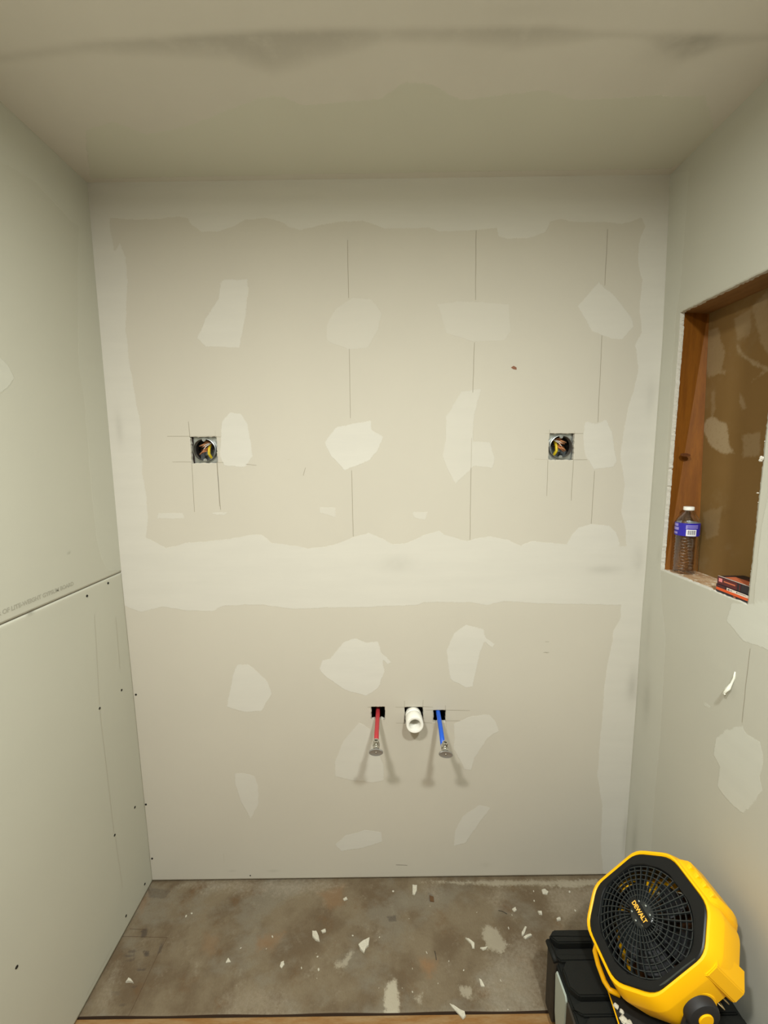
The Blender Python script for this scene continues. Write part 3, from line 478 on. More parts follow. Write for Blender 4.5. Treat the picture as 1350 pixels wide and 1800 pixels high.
link('stud', bm, M_STUD, wall_right)['label'] = 'reddish-brown timber stud'
bm = bmesh.new()
tube(bm, [(1.853, -.0895, 1.60), (1.853, -.0897, 1.6002)], .010, 12); 
for v in bm.verts: v.co = Vector((1.845 + (v.co.x-1.853)*1.4, v.co.y-.0012 - (v.co.x-1.853)*.25, 1.592 + (v.co.z-1.60)*.8))
link('knot', bm, simple('wood_knot', (96, 52, 20), .6, noise=.4, nscale=200), wall_right)
bm = bmesh.new(); box(bm, (1.8155, -.72, nz1+.0002), (XB-.0005, -.02, nz1+.038)); link('header', bm, M_HEAD, wall_right)['label'] = 'pale timber header across the top of the opening'
t = NT('dusty_sill_wood')
c = t.mix(t.step(t.noise(12, 6, .7, mul=(1, .5, 1)), .35, .65), lin((190, 160, 124)), lin((150, 112, 74)))
c = t.mix(t.step(t.noise(60, 6, .75), .5, .62), c, lin((214, 204, 184))); t.l(c, t.b.inputs['Base Color']); t.b.inputs['Roughness'].default_value = .85
bm = bmesh.new(); box(bm, (1.8155, -.72, nz0-.04), (XB-.0005, -.02, nz0-.0005)); link('sill', bm, t.m, wall_right)['label'] = 'timber sill dusted with plaster'
bm = bmesh.new(); box(bm, (1.8155, -.76, nz0-.04), (XB-.0005, -.722, nz1+.04)); link('stud', bm, M_STUD, wall_right)
bm = bmesh.new(); box(bm, (1.93, FRONT, -.1), (1.95, .1, 2.55)); link('outer_sheet', bm, M_CAV, wall_right)

# plaster crumbs clinging to the cut edge of the opening
def blob(bm, c, r, rnd, sub=1, sq=(1, 1, 1)):
    g = bmesh.ops.create_icosphere(bm, subdivisions=sub, radius=r)
    for v in g['verts']: v.co = Vector(c) + Vector([v.co[i]*sq[i]*(1+rnd.uniform(-.3, .3)) for i in range(3)])
rnd = random.Random(11)
bm = bmesh.new()
for k in range(110):
    z = nz0 + (nz1-nz0)*(k+.5)/110 + rnd.uniform(-.003, .003)
    blob(bm, (1.8145+rnd.uniform(-.001, .0005), ny0-.0008+rnd.uniform(-.001, .0005), z), rnd.uniform(.0004, .0017), rnd, 1)
for k in range(60):
    z = nz0 + (nz1-nz0)*(k+.5)/60 + rnd.uniform(-.005, .005)
    blob(bm, (xr(z)+rnd.uniform(0, .003), ny1+rnd.uniform(-.0005, .0008), z), rnd.uniform(.0005, .0014), rnd, 1)
blob(bm, (1.802, -.4055, 1.583), .0055, rnd, 2, (.6, 1, 1)); blob(bm, (1.8025, -.404, 1.578), .004, rnd, 2); blob(bm, (1.802, -.405, 1.50), .0028, rnd, 1, (.5, 1.4, .5))
link('torn_edge', bm, M_CORE, wall_right)['label'] = 'ragged white torn drywall edge'
# thick streak of joint compound standing off the wall
bm = bmesh.new()
def streak(pts, rad, out):
    path = [(xr(z)-o_, y, z) for (y, z), o_ in zip(pts, out)]
    tube(bm, path, rad, 10)
streak(D['drip'], [.0007, .0019, .0020, .0042, .003], [.001, .0015, .003, .010, .018])
streak(D['drip2'], [.0015, .0042, .003], [.004, .012, .018])
for v in bm.verts: v.co += Vector([rnd.uniform(-.0012, .0012) for _ in range(3)])
o = link('compound_drip', bm, simple('fresh_compound', (232, 232, 218), .7), wall_right, smooth=True); o['label'] = 'raised white streak of joint compound'

# ---- screws
def screw(parent, c, n, r=.0034):
    bm = bmesh.new(); m = MX(c, z=n)
    lathe(bm, [(0, .0001), (r*.45, .0002), (r*.55, .0010), (r, .0012), (r*1.1, .0002), (r*1.1, -.001)], 12, m)
    link('screw', bm, M_SCREW, parent)
for y, z in D['screwL']:
    screw(wall_left if z > 1.215 else low, (xl(z)+.0001, y, z), (1, 0, 0), .0036)
for i, (x, z) in enumerate(D['screwB']): screw(wall_back, (x, -.0001, z), (0, -1, 0), .0034 if i < 3 else .0022)

# ---- faint mill print on the upper left sheet
def text_mesh(name, body, size, mat, parent, M_, extrude=.0002, width=None, sx=1):
    cu = bpy.data.curves.new(name, 'FONT'); cu.body = body; cu.size = size; cu.extrude = extrude; cu.offset = size*.03
    cu.align_x = 'CENTER'; cu.align_y = 'CENTER'
    tmp = bpy.data.objects.new('tmp', cu); COL.objects.link(tmp); dg = bpy.context.evaluated_depsgraph_get(); dg.update()
    me = bpy.data.meshes.new_from_object(tmp.evaluated_get(dg)); bpy.data.objects.remove(tmp)
    xs = [v.co.x for v in me.vertices]; wd = max(xs)-min(xs); ctr = (max(xs)+min(xs))/2
    s = width/wd if width else sx
    ys = [v.co.y for v in me.vertices]; cy = (max(ys)+min(ys))/2
    for v in me.vertices: v.co = M_ @ Vector(((v.co.x-ctr)*s, v.co.y-cy, v.co.z))
    me.materials.clear(); me.materials.append(mat); me.name = name
    o = bpy.data.objects.new(name, me); COL.objects.link(o); o.parent = parent; return o
(ya, za), (yb, zb) = D['textL']
Mt = Matrix(((0, 0, 1, xl(1.24)+.0004), (1, 0, 0, (ya+yb)/2), (0, 1, 0, (za+zb)/2 + .002), (0, 0, 0, 1)))
o = text_mesh('printed_text', 'ER OF LITE-WEIGHT GYPSUM BOARD', .0155, simple('grey_ink', (160, 157, 142), .9), wall_left, Mt, .0001, width=abs(yb-ya)*1.08)
o['label'] = 'faint grey printed lettering along the sheet edge'

# ------------------------------------------------------------------ electrical boxes
def elec_box(rc, label, flip):
    x0, z0, x1, z1 = rc; cx, cz = (x0+x1)/2, (z0+z1)/2 + .0
    t = thing('electrical_box', label, 'electrical box', (cx, .02, cz), 'junction boxes in the back wall')
    # housing (open square steel can)
    bm = bmesh.new(); h = .051; d0, d1 = -.004, .044
    for lo, hi in (((-h, d0, -h), (-h+.002, d1, h)), ((h-.002, d0, -h), (h, d1, h)), ((-h, d0, -h), (h, d1, -h+.002)), ((-h, d0, h-.002), (h, d1, h)), ((-h, d1, -h), (h, d1+.002, h))):
        box(bm, lo, hi)
    link('housing', bm, M_STEELD, t)
    # cover plate with raised round collar
    bm = bmesh.new(); R_ = .0375; seg = 48; s = .050
    inner = [(R_*math.cos(2*math.pi*k/seg), R_*math.sin(2*math.pi*k/seg)) for k in range(seg)]
    def sq(k):
        a = 2*math.pi*k/seg; c, s_ = math.cos(a), math.sin(a); m = max(abs(c), abs(s_)); return (s*c/m, s*s_/m)
    A = [bm.verts.new((x, -.0045, z)) for x, z in inner]; Bv = [bm.verts.new((sq(k)[0], -.0045, sq(k)[1])) for k in range(seg)]
    for k in range(seg): bm.faces.new((A[k], A[(k+1) % seg], Bv[(k+1) % seg], Bv[k]))
    link('cover_plate', bm, M_STEEL, t)
    bm = bmesh.new()
    lathe(bm, [(R_, 0), (R_+.0004, .013), (R_-.0012, .0135), (R_-.0016, 0), (R_-.0016, -.006), (R_, -.006)], 48, MX((0, -.0045, 0), x=(1, 0, 0), z=(0, -1, 0)), close=True)
    for sg in (1, -1):   # screw ears
        e = [(math.cos(a)*.0062, math.sin(a)*.0062) for a in [math.pi*k/10 for k in range(11)]]
        pts = [(-.0062, -.0045)] + [(-x, y) for x, y in e] + [(.0062, -.0045)]
        vs_ = [bm.verts.new((x, -.0165, sg*(R_-.0035) - sg*y)) for x, y in pts]
        f = bm.faces.new(vs_)
        r_ = bmesh.ops.extrude_face_region(bm, geom=[f]); 
        for v in [g for g in r_['geom'] if isinstance(g, bmesh.types.BMVert)]: v.co.y += .0012
        pz = sg*(R_-.0068)
        lathe(bm, [(0, 0), (.0021, .0001), (.0021, .0006), (.003, .0007), (.003, 0)], 12, MX((0, -.0168, pz), z=(0, -1, 0)))
    o = link('collar', bm, M_STEEL, t, smooth=False); auto_smooth(o)
    # knock-out disc on the back
    bm = bmesh.new()
    for kx, kz in ((.018, -.002), (-.018, -.014)):
        lathe(bm, [(0, .001), (.0095, .001), (.0105, .0004), (.0115, .0012), (.012, 0)], 24, MX((kx*flip, .0438, kz), z=(0, -1, 0)))
    link('knockout', bm, M_STEEL, t)
    f = flip
    bm = bmesh.new(); tube(bm, [(f*.013, .040, .030), (f*.006, .024, .020), (f*.004, .012, .004), (f*.004, .008, -.012), (f*.008, .018, -.026), (f*.014, .035, -.034)], .0052, 10)
    for v in bm.verts: v.co.x = f*.006 + (v.co.x - f*.006)*.9
    link('cable', bm, M_YCABLE, t)['label'] = 'yellow cable jacket'
    bm = bmesh.new(); tube(bm, [(f*.022, .036, .030), (f*.014, .008, .022), (f*.002, -.004, .013), (-f*.007, -.006, .002)], .0011, 8); tube(bm, [(f*.028, .036, .026), (f*.016, .012, .026), (0, .0, .018), (-f*.014, .004, .011)], .0011, 8)
    link('wire', bm, M_WHITEW, t)['label'] = 'bare white wire'
    rr = random.Random(4 if flip > 0 else 9)
    for (pa, pb, pc) in (((f*.012, .03, .028), (-f*.004, .004, .020), (-f*.022, .008, .014)), ((f*.004, .03, .016), (-f*.008, .006, .0), (-f*.024, .010, -.012)), ((f*.016, .03, .020), (f*.0, .006, .026), (-f*.016, .018, .026))):
        bm = bmesh.new()
        for j in range(3):
            dv = Vector((rr.uniform(-.003, .003), rr.uniform(-.002, .002), rr.uniform(-.003, .003)))
            tube(bm, [Vector(pa)+dv, Vector(pb)+dv*1.2, Vector(pc)+dv*1.6], [.0026, .0034, .0022], 7)
        link('paper_wrap', bm, M_KRAFT, t)
    bm = bmesh.new()
    for j in range(3): tube(bm, [(f*.01, .03, .02-.008*j), (-f*.004, -.002+.002*j, .012-.008*j), (-f*.019, .004, .008-.009*j)], .0012, 8)
    link('wire', bm, M_COPPER, t)['label'] = 'copper wire end'
    return t
elec_box(hb['hole_boxL'], 'open steel electrical box with yellow cable, left one in the back wall', 1)
elec_box(hb['hole_boxR'], 'open steel electrical box with copper wires, right one near the window opening corner', -1)

# ------------------------------------------------------------------ water stub-outs
def stub(name, label, path, mat, valve, vdir, tilt, cat='pipe'):
    t = thing(name, label, cat, path[1])
    o0 = Vector(path[1])
    bm = bmesh.new(); tube(bm, [Vector(p)-o0 for p in path], .0078, 20); link('tube', bm, mat, t)
    # valve body
    v0 = Vector(valve)-o0; d = Vector(vdir).normalized()
    upa = (Vector((tilt, 0, 1)) - d*Vector((tilt, 0, 1)).dot(d)).normalized()
    bm = bmesh.new(); lathe(bm, [(.0082, -.002), (.0112, 0), (.0112, .012), (.0100, .0135), (.0100, .018), (.0106, .019), (.0106, .031), (.0070, .033), (.0070, .038), (0, .038)], 24, MX(v0, z=d))
    auto_smooth(link('valve_body', bm, M_CHROME, t))
    bm = bmesh.new(); lathe(bm, [(.0072, 0), (.0072, .009), (.0092, .0095), (.0092, .018), (.0084, .0195), (.0054, .0195), (.0048, .018), (.0048, .006), (0, .006)], 24, MX(v0+d*.010, z=upa))
    auto_smooth(link('outlet', bm, M_CHROME, t))
    # oval handle
    bm = bmesh.new(); hc = v0+d*.038; m = MX(hc, x=Vector((1, 0, 0)) + Vector((0, 0, -tilt)), z=d)
    prof = [(0, 0), (.9, 0), (1.0, .0012), (1.0, .0042), (.93, .0055), (.78, .0048), (.2, .0044), (.18, .0034), (0, .0034)]
    rings = []
    seg = 40
    for r_, z_ in prof:
        if r_ == 0: rings.append([bm.verts.new(m @ Vector((0, 0, z_)))]); continue
        rings.append([bm.verts.new(m @ Vector((.0220*r_*math.cos(a), .0120*r_*math.sin(a), z_))) for a in [2*math.pi*k/seg for k in range(seg)]])
    for A, Bq in zip(rings, rings[1:]):
        for k in range(seg):
            k2 = (k+1) % seg
            if len(A) == 1: bm.faces.new((A[0], Bq[k2], Bq[k]))
            elif len(Bq) == 1: bm.faces.new((A[k], A[k2], Bq[0]))
            else: bm.faces.new((A[k], A[k2], Bq[k2], Bq[k]))
    auto_smooth(link('handle', bm, M_CHROMED, t))
    bm = bmesh.new(); lathe(bm, [(0, .0016), (.0022, .0012), (.0028, 0)], 12, MX(hc+d*.0040, z=d)); link('handle_screw', bm, M_CHROME, t)
    return t
stub('supply_pipe', 'red hot-water pipe stub with chrome shutoff valve, left of the white drain', [(.8722, .10, .684), (.8722, 0, .679), (.8695, -.10, .677), (.8688, -.160, .677)], M_RED, (.8688, -.158, .677), (0, -1, 0), 0)
stub('supply_pipe', 'blue cold-water pipe stub with chrome shutoff valve, right of the white drain', [(1.091, .10, .688), (1.0900, 0, .6805), (1.0880, -.08, .675), (1.0850, -.160, .668)], M_BLUE, (1.0885, -.162, .670), (-.02, -1, .0), .12)
t = thing('drain_pipe', 'white plastic drain stub poking out between the red and blue pipes', 'pipe', (1.000, 0, .672))
bm = bmesh.new()
lathe(bm, [(.0235, -.10), (.0235, .018), (.0235, .022)], 40, MX((0, 0, 0), z=(.03, -1, 0))); link('pipe', bm, M_PVC, t)
bm = bmesh.new(); lathe(bm, [(.0235, -.004), (.0285, -.003), (.0290, 0), (.0290, .012), (.0262, .014), (.0262, .018)], 40, MX((0, 0, 0), z=(.03, -1, 0))); auto_smooth(link('collar', bm, M_PVC, t), 25)
bm = bmesh.new(); lathe(bm, [(.0235, .016), (.0292, .0175), (.0304, .020), (.0304, .056), (.0290, .0595), (.0262, .060), (.0205, .058), (.0190, .052), (.0185, .00), (0, .0)], 40, MX((0, 0, 0), z=(.03, -1, 0))); auto_smooth(link('coupling', bm, M_PVC, t), 40)

# ------------------------------------------------------------------ bottle in the opening
bz = nz0; bc = (1.853, -.1135, bz)
t = thing('water_bottle', 'clear plastic water bottle with blue label standing in the wall opening', 'bottle', bc)
M_PET = NT('clear_pet')
M_PET.b.inputs['Base Color'].default_value = (1, 1, 1, 1); M_PET.b.inputs['Transmission Weight'].default_value = 1
M_PET.b.inputs['Roughness'].default_value = .04; M_PET.b.inputs['IOR'].default_value = 1.5
prof = [(0, .006), (.012, .003), (.022, 0), (.029, .002), (.0315, .008)]
for k in range(11):
    z = .014 + k*.0095; prof += [(.0318, z), (.0322, z+.003), (.0306, z+.0055), (.0306, z+.0070)]
prof += [(.0325, .120), (.0328, .124), (.0325, .158), (.0322, .163), (.030, .170), (.0255, .179), (.0195, .187), (.0145, .1925), (.0125, .195), (.0125, .1975), (.0138, .198), (.0138, .1992), (.0118, .1995), (.0118, .203)]
prof2 = [(r_-.0006, z_) for r_, z_ in prof[::-1] if r_ > .001] 
bm = bmesh.new(); lathe(bm, prof + prof2 + [(0, .0068)], 40)
for v in bm.verts:
    a = math.atan2(v.co.y, v.co.x); r_ = math.hypot(v.co.x, v.co.y)
    if .012 < v.co.z < .118 and r_ > .02:
        k = 1 + .012*math.sin(a*5 + v.co.z*160); v.co.x *= k; v.co.y *= k
link('body', bm, M_PET.m, t, smooth=True)
bm = bmesh.new(); lathe(bm, [(.0138, .199), (.0146, .1995), (.0146, .2080), (.0138, .2095), (.003, .2098), (0, .2098)], 36)
lathe(bm, [(.0132, .199), (.0132, .207), (0, .207)], 36); auto_smooth(link('cap', bm, simple('white_cap', (232, 230, 222), .45), t), 40)
def band(r_, z0, z1, a0, a1, mi=0, bm=None, seg=48):
    n = max(2, int(seg*abs(a1-a0)/(2*math.pi)))
    A = [(r_*math.cos(a0+(a1-a0)*k/n), r_*math.sin(a0+(a1-a0)*k/n)) for k in range(n+1)]
    lo = [bm.verts.new((x, y, z0)) for x, y in A]; hi = [bm.verts.new((x, y, z1)) for x, y in A]
    for k in range(n):
        f = bm.faces.new((lo[k], lo[k+1], hi[k+1], hi[k])); f.material_index = mi; f.smooth = True
LB, LW, LK, LV = simple('label_blue', (44, 34, 158), .3), simple('label_white', (232, 230, 232), .4), simple('label_black', (24, 22, 40), .4), simple('label_violet', (150, 140, 205), .35)
bm = bmesh.new(); band(.0330, .121, .161, 0, 2*math.pi, 0, bm); band(.0328, .121, .161, 0, 2*math.pi, 1, bm)
lab = link('label', bm, [LB, LW], t)
bm = bmesh.new(); base = math.atan2(-1.298, -.951)   # towards the middle of the room
def deg(x): return base + math.radians(x)
band(.0333, .122, .142, deg(-4), deg(44), 0, bm); 
for k in range(13):
    a = 3 + k*2.9; band(.0335, .126, .1395, deg(a), deg(a + (1.3, 1.9, .9)[k % 3]), 1, bm)
link('barcode', bm, [LW, LK], lab)
bm = bmesh.new(); 
for z in (.1455, .1495, .1535): band(.0333, z, z+.0022, deg(-4), deg(52), 0, bm)
band(.0333, .1435, .155, deg(-6), deg(0), 0, bm)
for z0, z1, a0, a1 in ((.150, .158, -88, -44), (.138, .1465, -88, -40), (.1255, .132, -86, -46)): 
    band(.0333, z0, z1, deg(a0), deg(a1), 0, bm)
link('stripe', bm, LV, lab)['label'] = 'pale violet and white label print'

# ------------------------------------------------------------------ screw boxes at the right of the opening
C_BLK, C_MAR, C_ORG, C_WHT, C_PNK, C_BRN = [simple(n, c, .45) for n, c in (('carton_black', (36, 28, 34)), ('carton_maroon', (84, 26, 30)), ('carton_orange', (214, 84, 30)), ('carton_white', (222, 206, 194)), ('carton_pink', (226, 132, 134)), ('carton_tan', (196, 104, 70)))]
CM = [C_BLK, C_MAR, C_ORG, C_WHT, C_PNK, C_BRN]
def carton(label, zb, zt, prints, tops, xo):
    x0, x1 = 1.808+xo, 1.880+xo; y0, y1 = -.435, -.3000
    t = thing('screw_box', label, 'box', ((x0+x1)/2, (y0+y1)/2, zb), 'cartons of screws')
    ox, oy = (x0+x1)/2, (y0+y1)/2; H = zt-zb
    bm = bmesh.new(); box(bm, (x0-ox, y0-oy, 0), (x1-ox, y1-oy, H), bev=.0008); link('carton', bm, C_BLK, t)
    bm = bmesh.new(); L_ = .106
    for k_, (u0, v0, u1, v1, mi) in enumerate(prints):      # front print: u from the left end, v up the side
        q = [(u0, v0), (u1, v0), (u1, v1), (u0, v1)]
        bm.faces.new([bm.verts.new((x0-ox-.0003-k_*.00009, y1-oy-.0012-u*L_, v*H)) for u, v in q]).material_index = mi
    for a, b, c, d, mi in tops:
        bm.faces.new([bm.verts.new((x0-ox+ (x1-x0)*p, y1-oy-q_*L_, H+.0003+mi*.00003)) for p, q_ in ((a, b), (c, b), (c, d), (a, d))]).material_index = mi
    link('printed_panel', bm, CM, t); return t
carton('orange, black and white screw carton, lower of the two stacked in the wall opening', nz0, nz0+.0215,
       [(0, .28, 1.2, .62, 2), (.02, .72, .28, .90, 1), (.33, .62, 1.0, .95, 3), (.62, .72, .64, .90, 0), (.63, .79, .90, .84, 0), (.36, .70, .42, .84, 0), (.44, .74, .50, .80, 0), (.55, .1, .62, .2, 5)], [], 0)
carton('dark maroon screw carton with a pink logo square, resting on top of the orange carton', nz0+.0217, nz0+.0425,
       [(.0, 0.02, .6, .95, 1), (.04, .34, .15, .80, 4), (.2, .45, .55, .62, 5), (.66, .1, .7, .9, 1)], [(0, 0, .06, 1.2, 3), (.08, .15, .5, 1.2, 5), (.55, .35, .8, 1.2, 1)], .002)

# ------------------------------------------------------------------ toolbox
tx0, tx1, ty0, ty1, tz = 1.357, 1.775, -.76, -.362, .235
t = thing('toolbox', 'black plastic toolbox on the floor under the yellow fan', 'toolbox', ((tx0+tx1)/2, (ty0+ty1)/2, 0))
O = Vector(((tx0+tx1)/2, (ty0+ty1)/2, 0)); hx, hy = (tx1-tx0)/2, (ty1-ty0)/2
def cham(x0, y0, x1, y1, c, cr=None): cr = c if cr is None else cr; return [(x0+c, y1), (x0, y1-c), (x0, y0+c), (x0+c, y0), (x1-cr, y0), (x1, y0+cr), (x1, y1-cr), (x1-cr, y1)]
bm = bmesh.new(); prism(bm, cham(-hx+.012, -hy+.008, hx-.008, hy-.008, .02), 0, .170, bev=.003)
link('base_bin', bm, M_TBXS, t)
bm = bmesh.new(); prism(bm, cham(-hx+.004, -hy, hx, hy, .02), .165, .214, bev=.005); link('lid', bm, M_TBX, t)
# raised fields and channels of the lid: back bar, channel rib, middle field, front field
for nm, ya, yb, za, zb_, c, xi in (('lid_rib', hy-.034, hy-.001, .213, .2365, .016, 0.004), ('lid_rib', hy-.070, hy-.040, .213, .226, .014, 0.000), ('lid_panel', hy-.150, hy-.073, .213, .233, .018, .010), ('lid_rib', hy-.182, hy-.154, .213, .224, .018, .004), ('lid_panel', -hy+.01, hy-.188, .213, .230, .018, .014)):
    bm = bmesh.new(); prism(bm, cham(-hx+xi, ya, hx-.01, yb, c, .004), za, zb_, bev=.003); link(nm, bm, M_TBX, t)
# side arm and light grey side latch on the left face
bm = bmesh.new(); box(bm, (-hx-.004, hy-.068, .02), (-hx+.010, hy-.022, .222), bev=.005); link('side_arm', bm, M_TBXS, t)
bm = bmesh.new(); tube(bm, [(-hx-.001, hy-.020, .222), (-hx-.001, hy-.056, .226), (-hx+.001, hy-.070, .222)], .0075, 12); link('hinge_knuckle', bm, M_TBX, t)
bm = bmesh.new(); prism(bm, [(hy-.076, .075), (hy-.070, .190), (hy-.076, .202), (hy-.132, .206), (hy-.138, .195), (hy-.132, .03), (hy-.086, .04)], -.012, .0, bev=.002, fn=lambda c: Vector((-hx+.012+c.z, c.x, c.y)))
link('side_latch', bm, M_LATCH, t)['label'] = 'light grey side latch'
bm = bmesh.new(); box(bm, (-hx-.002, hy-.20, .02), (-hx+.012, hy-.142, .205), bev=.005); link('side_arm', bm, M_TBXS, t)

# ------------------------------------------------------------------ fan
FC = Vector((1.546, -.494, .441))
fr = Vector((.0352, -.9994, -.0031)); fu = Vector((.7301, .0236, .6829)); fn_ = fr.cross(fu).normalized()
fu = fn_.cross(fr).normalized()
MF = Matrix((fr, fu, fn_)).transposed().to_4x4(); MF.translation = FC
t = thing('jobsite_fan', 'yellow and black portable fan tilted back on the toolbox beside the right wall', 'fan', mw=MF)
ax, ay, cx_, cy_ = .125, .149, .0613, .074
def octo(s, z, dx=0, dy=0, n=4, rnd_=.024):
    """octagon with softened corners, s = outward offset"""
    X, Y = ax+s, ay+s; k = s*.41
    P = [(-cx_-k*1, Y), (cx_+k, Y), (X, cy_+k), (X, -cy_-k), (cx_+k, -Y), (-cx_-k, -Y), (-X, -cy_-k), (-X, cy_+k)]
    P = [(-ax-s+cx_ , Y), (ax+s-cx_, Y), (X, ay+s-cy_), (X, -ay-s+cy_), (ax+s-cx_, -Y), (-ax-s+cx_, -Y), (-X, -ay-s+cy_), (-X, ay+s-cy_)]
    out = []
    m = len(P)
    for i in range(m):
        p0, p1, p2 = Vector(P[i-1]), Vector(P[i]), Vector(P[(i+1) % m])
        a = p1 + (p0-p1).normalized()*rnd_; b = p1 + (p2-p1).normalized()*rnd_
        for j in range(n+1):
            u = j/n; q = (1-u)**2*a + 2*u*(1-u)*p1 + u*u*b; out.append((q.x+dx, q.y+dy, z))
    return out
def loft(bm, loops, mi=0, caps=False):
    R_ = [[bm.verts.new(p) for p in L_] for L_ in loops]
    for A, Bq in zip(R_, R_[1:]):
        n = len(A)
        for k in range(n): bm.faces.new((A[k], A[(k+1) % n], Bq[(k+1) % n], Bq[k])).material_index = mi
    if caps:
        bm.faces.new(R_[0]); bm.faces.new(R_[-1][::-1])
    return R_
bm = bmesh.new()
loft(bm, [octo(-.004, -.020), octo(-.004, -.001), octo(-.0015, .0025), octo(.002, .001), octo(.0045, -.005), octo(.010, -.030), octo(.0105, -.034), octo(.003, -.112, rnd_=.02), octo(-.006, -.122, rnd_=.02), octo(-.020, -.122, rnd_=.02), octo(-.012, -.10), octo(-.006, -.034), octo(-.004, -.020)])
auto_smooth(link('shell', bm, M_YEL, t), 28)
# black bezel: octagon outside, circle inside, with dished ring
N_ = 40
GR = .1145
def circ(r_, z): 
    # same count as octo (8*5)
    o_ = octo(0, 0); out = []
    for p in o_:
        a = math.atan2(p[1], p[0]); out.append((r_*math.cos(a), r_*math.sin(a), z))
    return out
def ell(rx, ry, z):
    o_ = octo(0, 0); out = []
    for p in o_:
        a = math.atan2((p[1]+.004)/ry, p[0]/rx); out.append((rx*math.cos(a), ry*math.sin(a)-.004, z))
    return out
bm = bmesh.new()
loft(bm, [octo(-.004, -.012), octo(-.004, .0005), octo(-.006, .0025), octo(-.018, .0015), ell(.1150, .1235, .0005), ell(.1130, .1215, -.0015), ell(.1110, .1195, -.008), ell(.1110, .1195, -.016)])
auto_smooth(link('bezel', bm, M_BLK, t), 28)
bm = bmesh.new()   # slightly proud satin panel in the bezel by the control side
pp = [(.1172, .052), (.1192, .050), (.1192, -.038), (.1172, -.050), (.1150, -.052), (.1163, -.02), (.1163, .02)]
prism(bm, pp, .0015, .0032, bev=.0004); link('bezel_panel', bm, simple('dark_grey_panel', (52, 56, 52), .5), t)
# domed grille: ribs and rings
def dome(r_): q = min(r_/.113, 1); return .017*(1-q**2.6) - .003
EL = .1195/.1085
bm = bmesh.new()
NR = 40
for k in range(NR):
    a = 2*math.pi*(k+.5)/NR; pts = []
    sw = .10
    r0 = .024 if k % 2 == 0 else .030
    for j in range(9):
        r_ = r0 + (.1085-r0)*j/8; aa = a + sw*((r_-.02)/.09)**1.5
        pts.append(Vector((r_*math.cos(aa), r_*math.sin(aa)*(1+(EL-1)*r_/.1085), dome(r_))))
    d_ = .0062
    for p, q in zip(pts, pts[1:]):
        s_ = (q-p).cross(Vector((0, 0, 1))).normalized()*.00095
        vs_ = [bm.verts.new(x) for x in (p-s_, p+s_, q+s_, q-s_)]; vl = [bm.verts.new(v.co - Vector((0, 0, d_))) for v in vs_]
        bm.faces.new(vs_); bm.faces.new((vs_[0], vl[0], vl[3], vs_[3])); bm.faces.new((vs_[1], vs_[2], vl[2], vl[1])); bm.faces.new(vl)
for r_ in (.040, .052, .064, .076, .087, .0975, .1075):
    seg = 80; rk = [Vector((r_*math.cos(2*math.pi*k/seg), r_*math.sin(2*math.pi*k/seg)*(1+(EL-1)*r_/.1085), dome(r_)-.0016)) for k in range(seg)]
    for k in range(seg):
        p, q = rk[k], rk[(k+1) % seg]; i_ = .0009/r_
        a4 = [bm.verts.new(v) for v in (p*(1-i_) , p*(1+i_), q*(1+i_), q*(1-i_))]
        for v, w_ in zip(a4, (p, p, q, q)): v.co.z = w_.z
        lo_ = [bm.verts.new(v.co - Vector((0, 0, .004))) for v in a4]
        bm.faces.new(a4); bm.faces.new((a4[0], lo_[0], lo_[3], a4[3])); bm.faces.new((a4[1], a4[2], lo_[2], lo_[1]))
for v in bm.verts: v.co.y -= .004; v.co.x *= 1.022
link('grille', bm, M_BLKG, t)
bm = bmesh.new()   # centre disc with long badge plinth
lathe(bm, [(0, dome(0)-.001), (.024, dome(.02)-.001), (.031, dome(.03)-.002), (.031, dome(.03)-.007), (0, .004)], 36)
link('hub_cap', bm, M_BLKG, t, smooth=True)
bm = bmesh.new()
def rr_pts(w_, h_, r_, n=5):
    o_ = []
    for sx, sy, a0 in ((1, 1, 0), (-1, 1, 90), (-1, -1, 180), (1, -1, 270)):
        for j in range(n+1):
            a = math.radians(a0+90*j/n); o_.append((sx*(w_/2-r_)+r_*math.cos(a), sy*(h_/2-r_)+r_*math.sin(a)))
    return o_
prism(bm, rr_pts(.066, .0215, .004), .008, .0190, bev=.0012); bd = link('badge', bm, M_BLK, t)
M_YTXT = simple('badge_yellow', (244, 184, 70), .45)
text_mesh('badge_lettering', 'DEWALT', .0150, M_YTXT, bd, Matrix.Translation((0, 0, .0192)), .0003, width=.050)['label'] = 'yellow capital lettering'
bm = bmesh.new(); 
for k in range(8):
    a = 2*math.pi*(k+.25)/8; rr_ = .0215 if abs(math.cos(a)) < .8 else .0275
    lathe(bm, [(0, 0), (.0022, 0), (.0028, -.002)], 10, Matrix.Translation((.026*math.cos(a), .021*math.sin(a), .0158)))
link('grille_screw', bm, simple('grille_screw_metal', (150, 156, 150), .3, .7), t)
bm = bmesh.new(); lathe(bm, [(.1095, -.012), (.1130, -.016), (.1130, -.066), (.1150, -.066), (.1150, -.012)], 48, close=True)
for v in bm.verts: v.co.y *= 1.075
link('duct', bm, M_BLK, t, smooth=True)
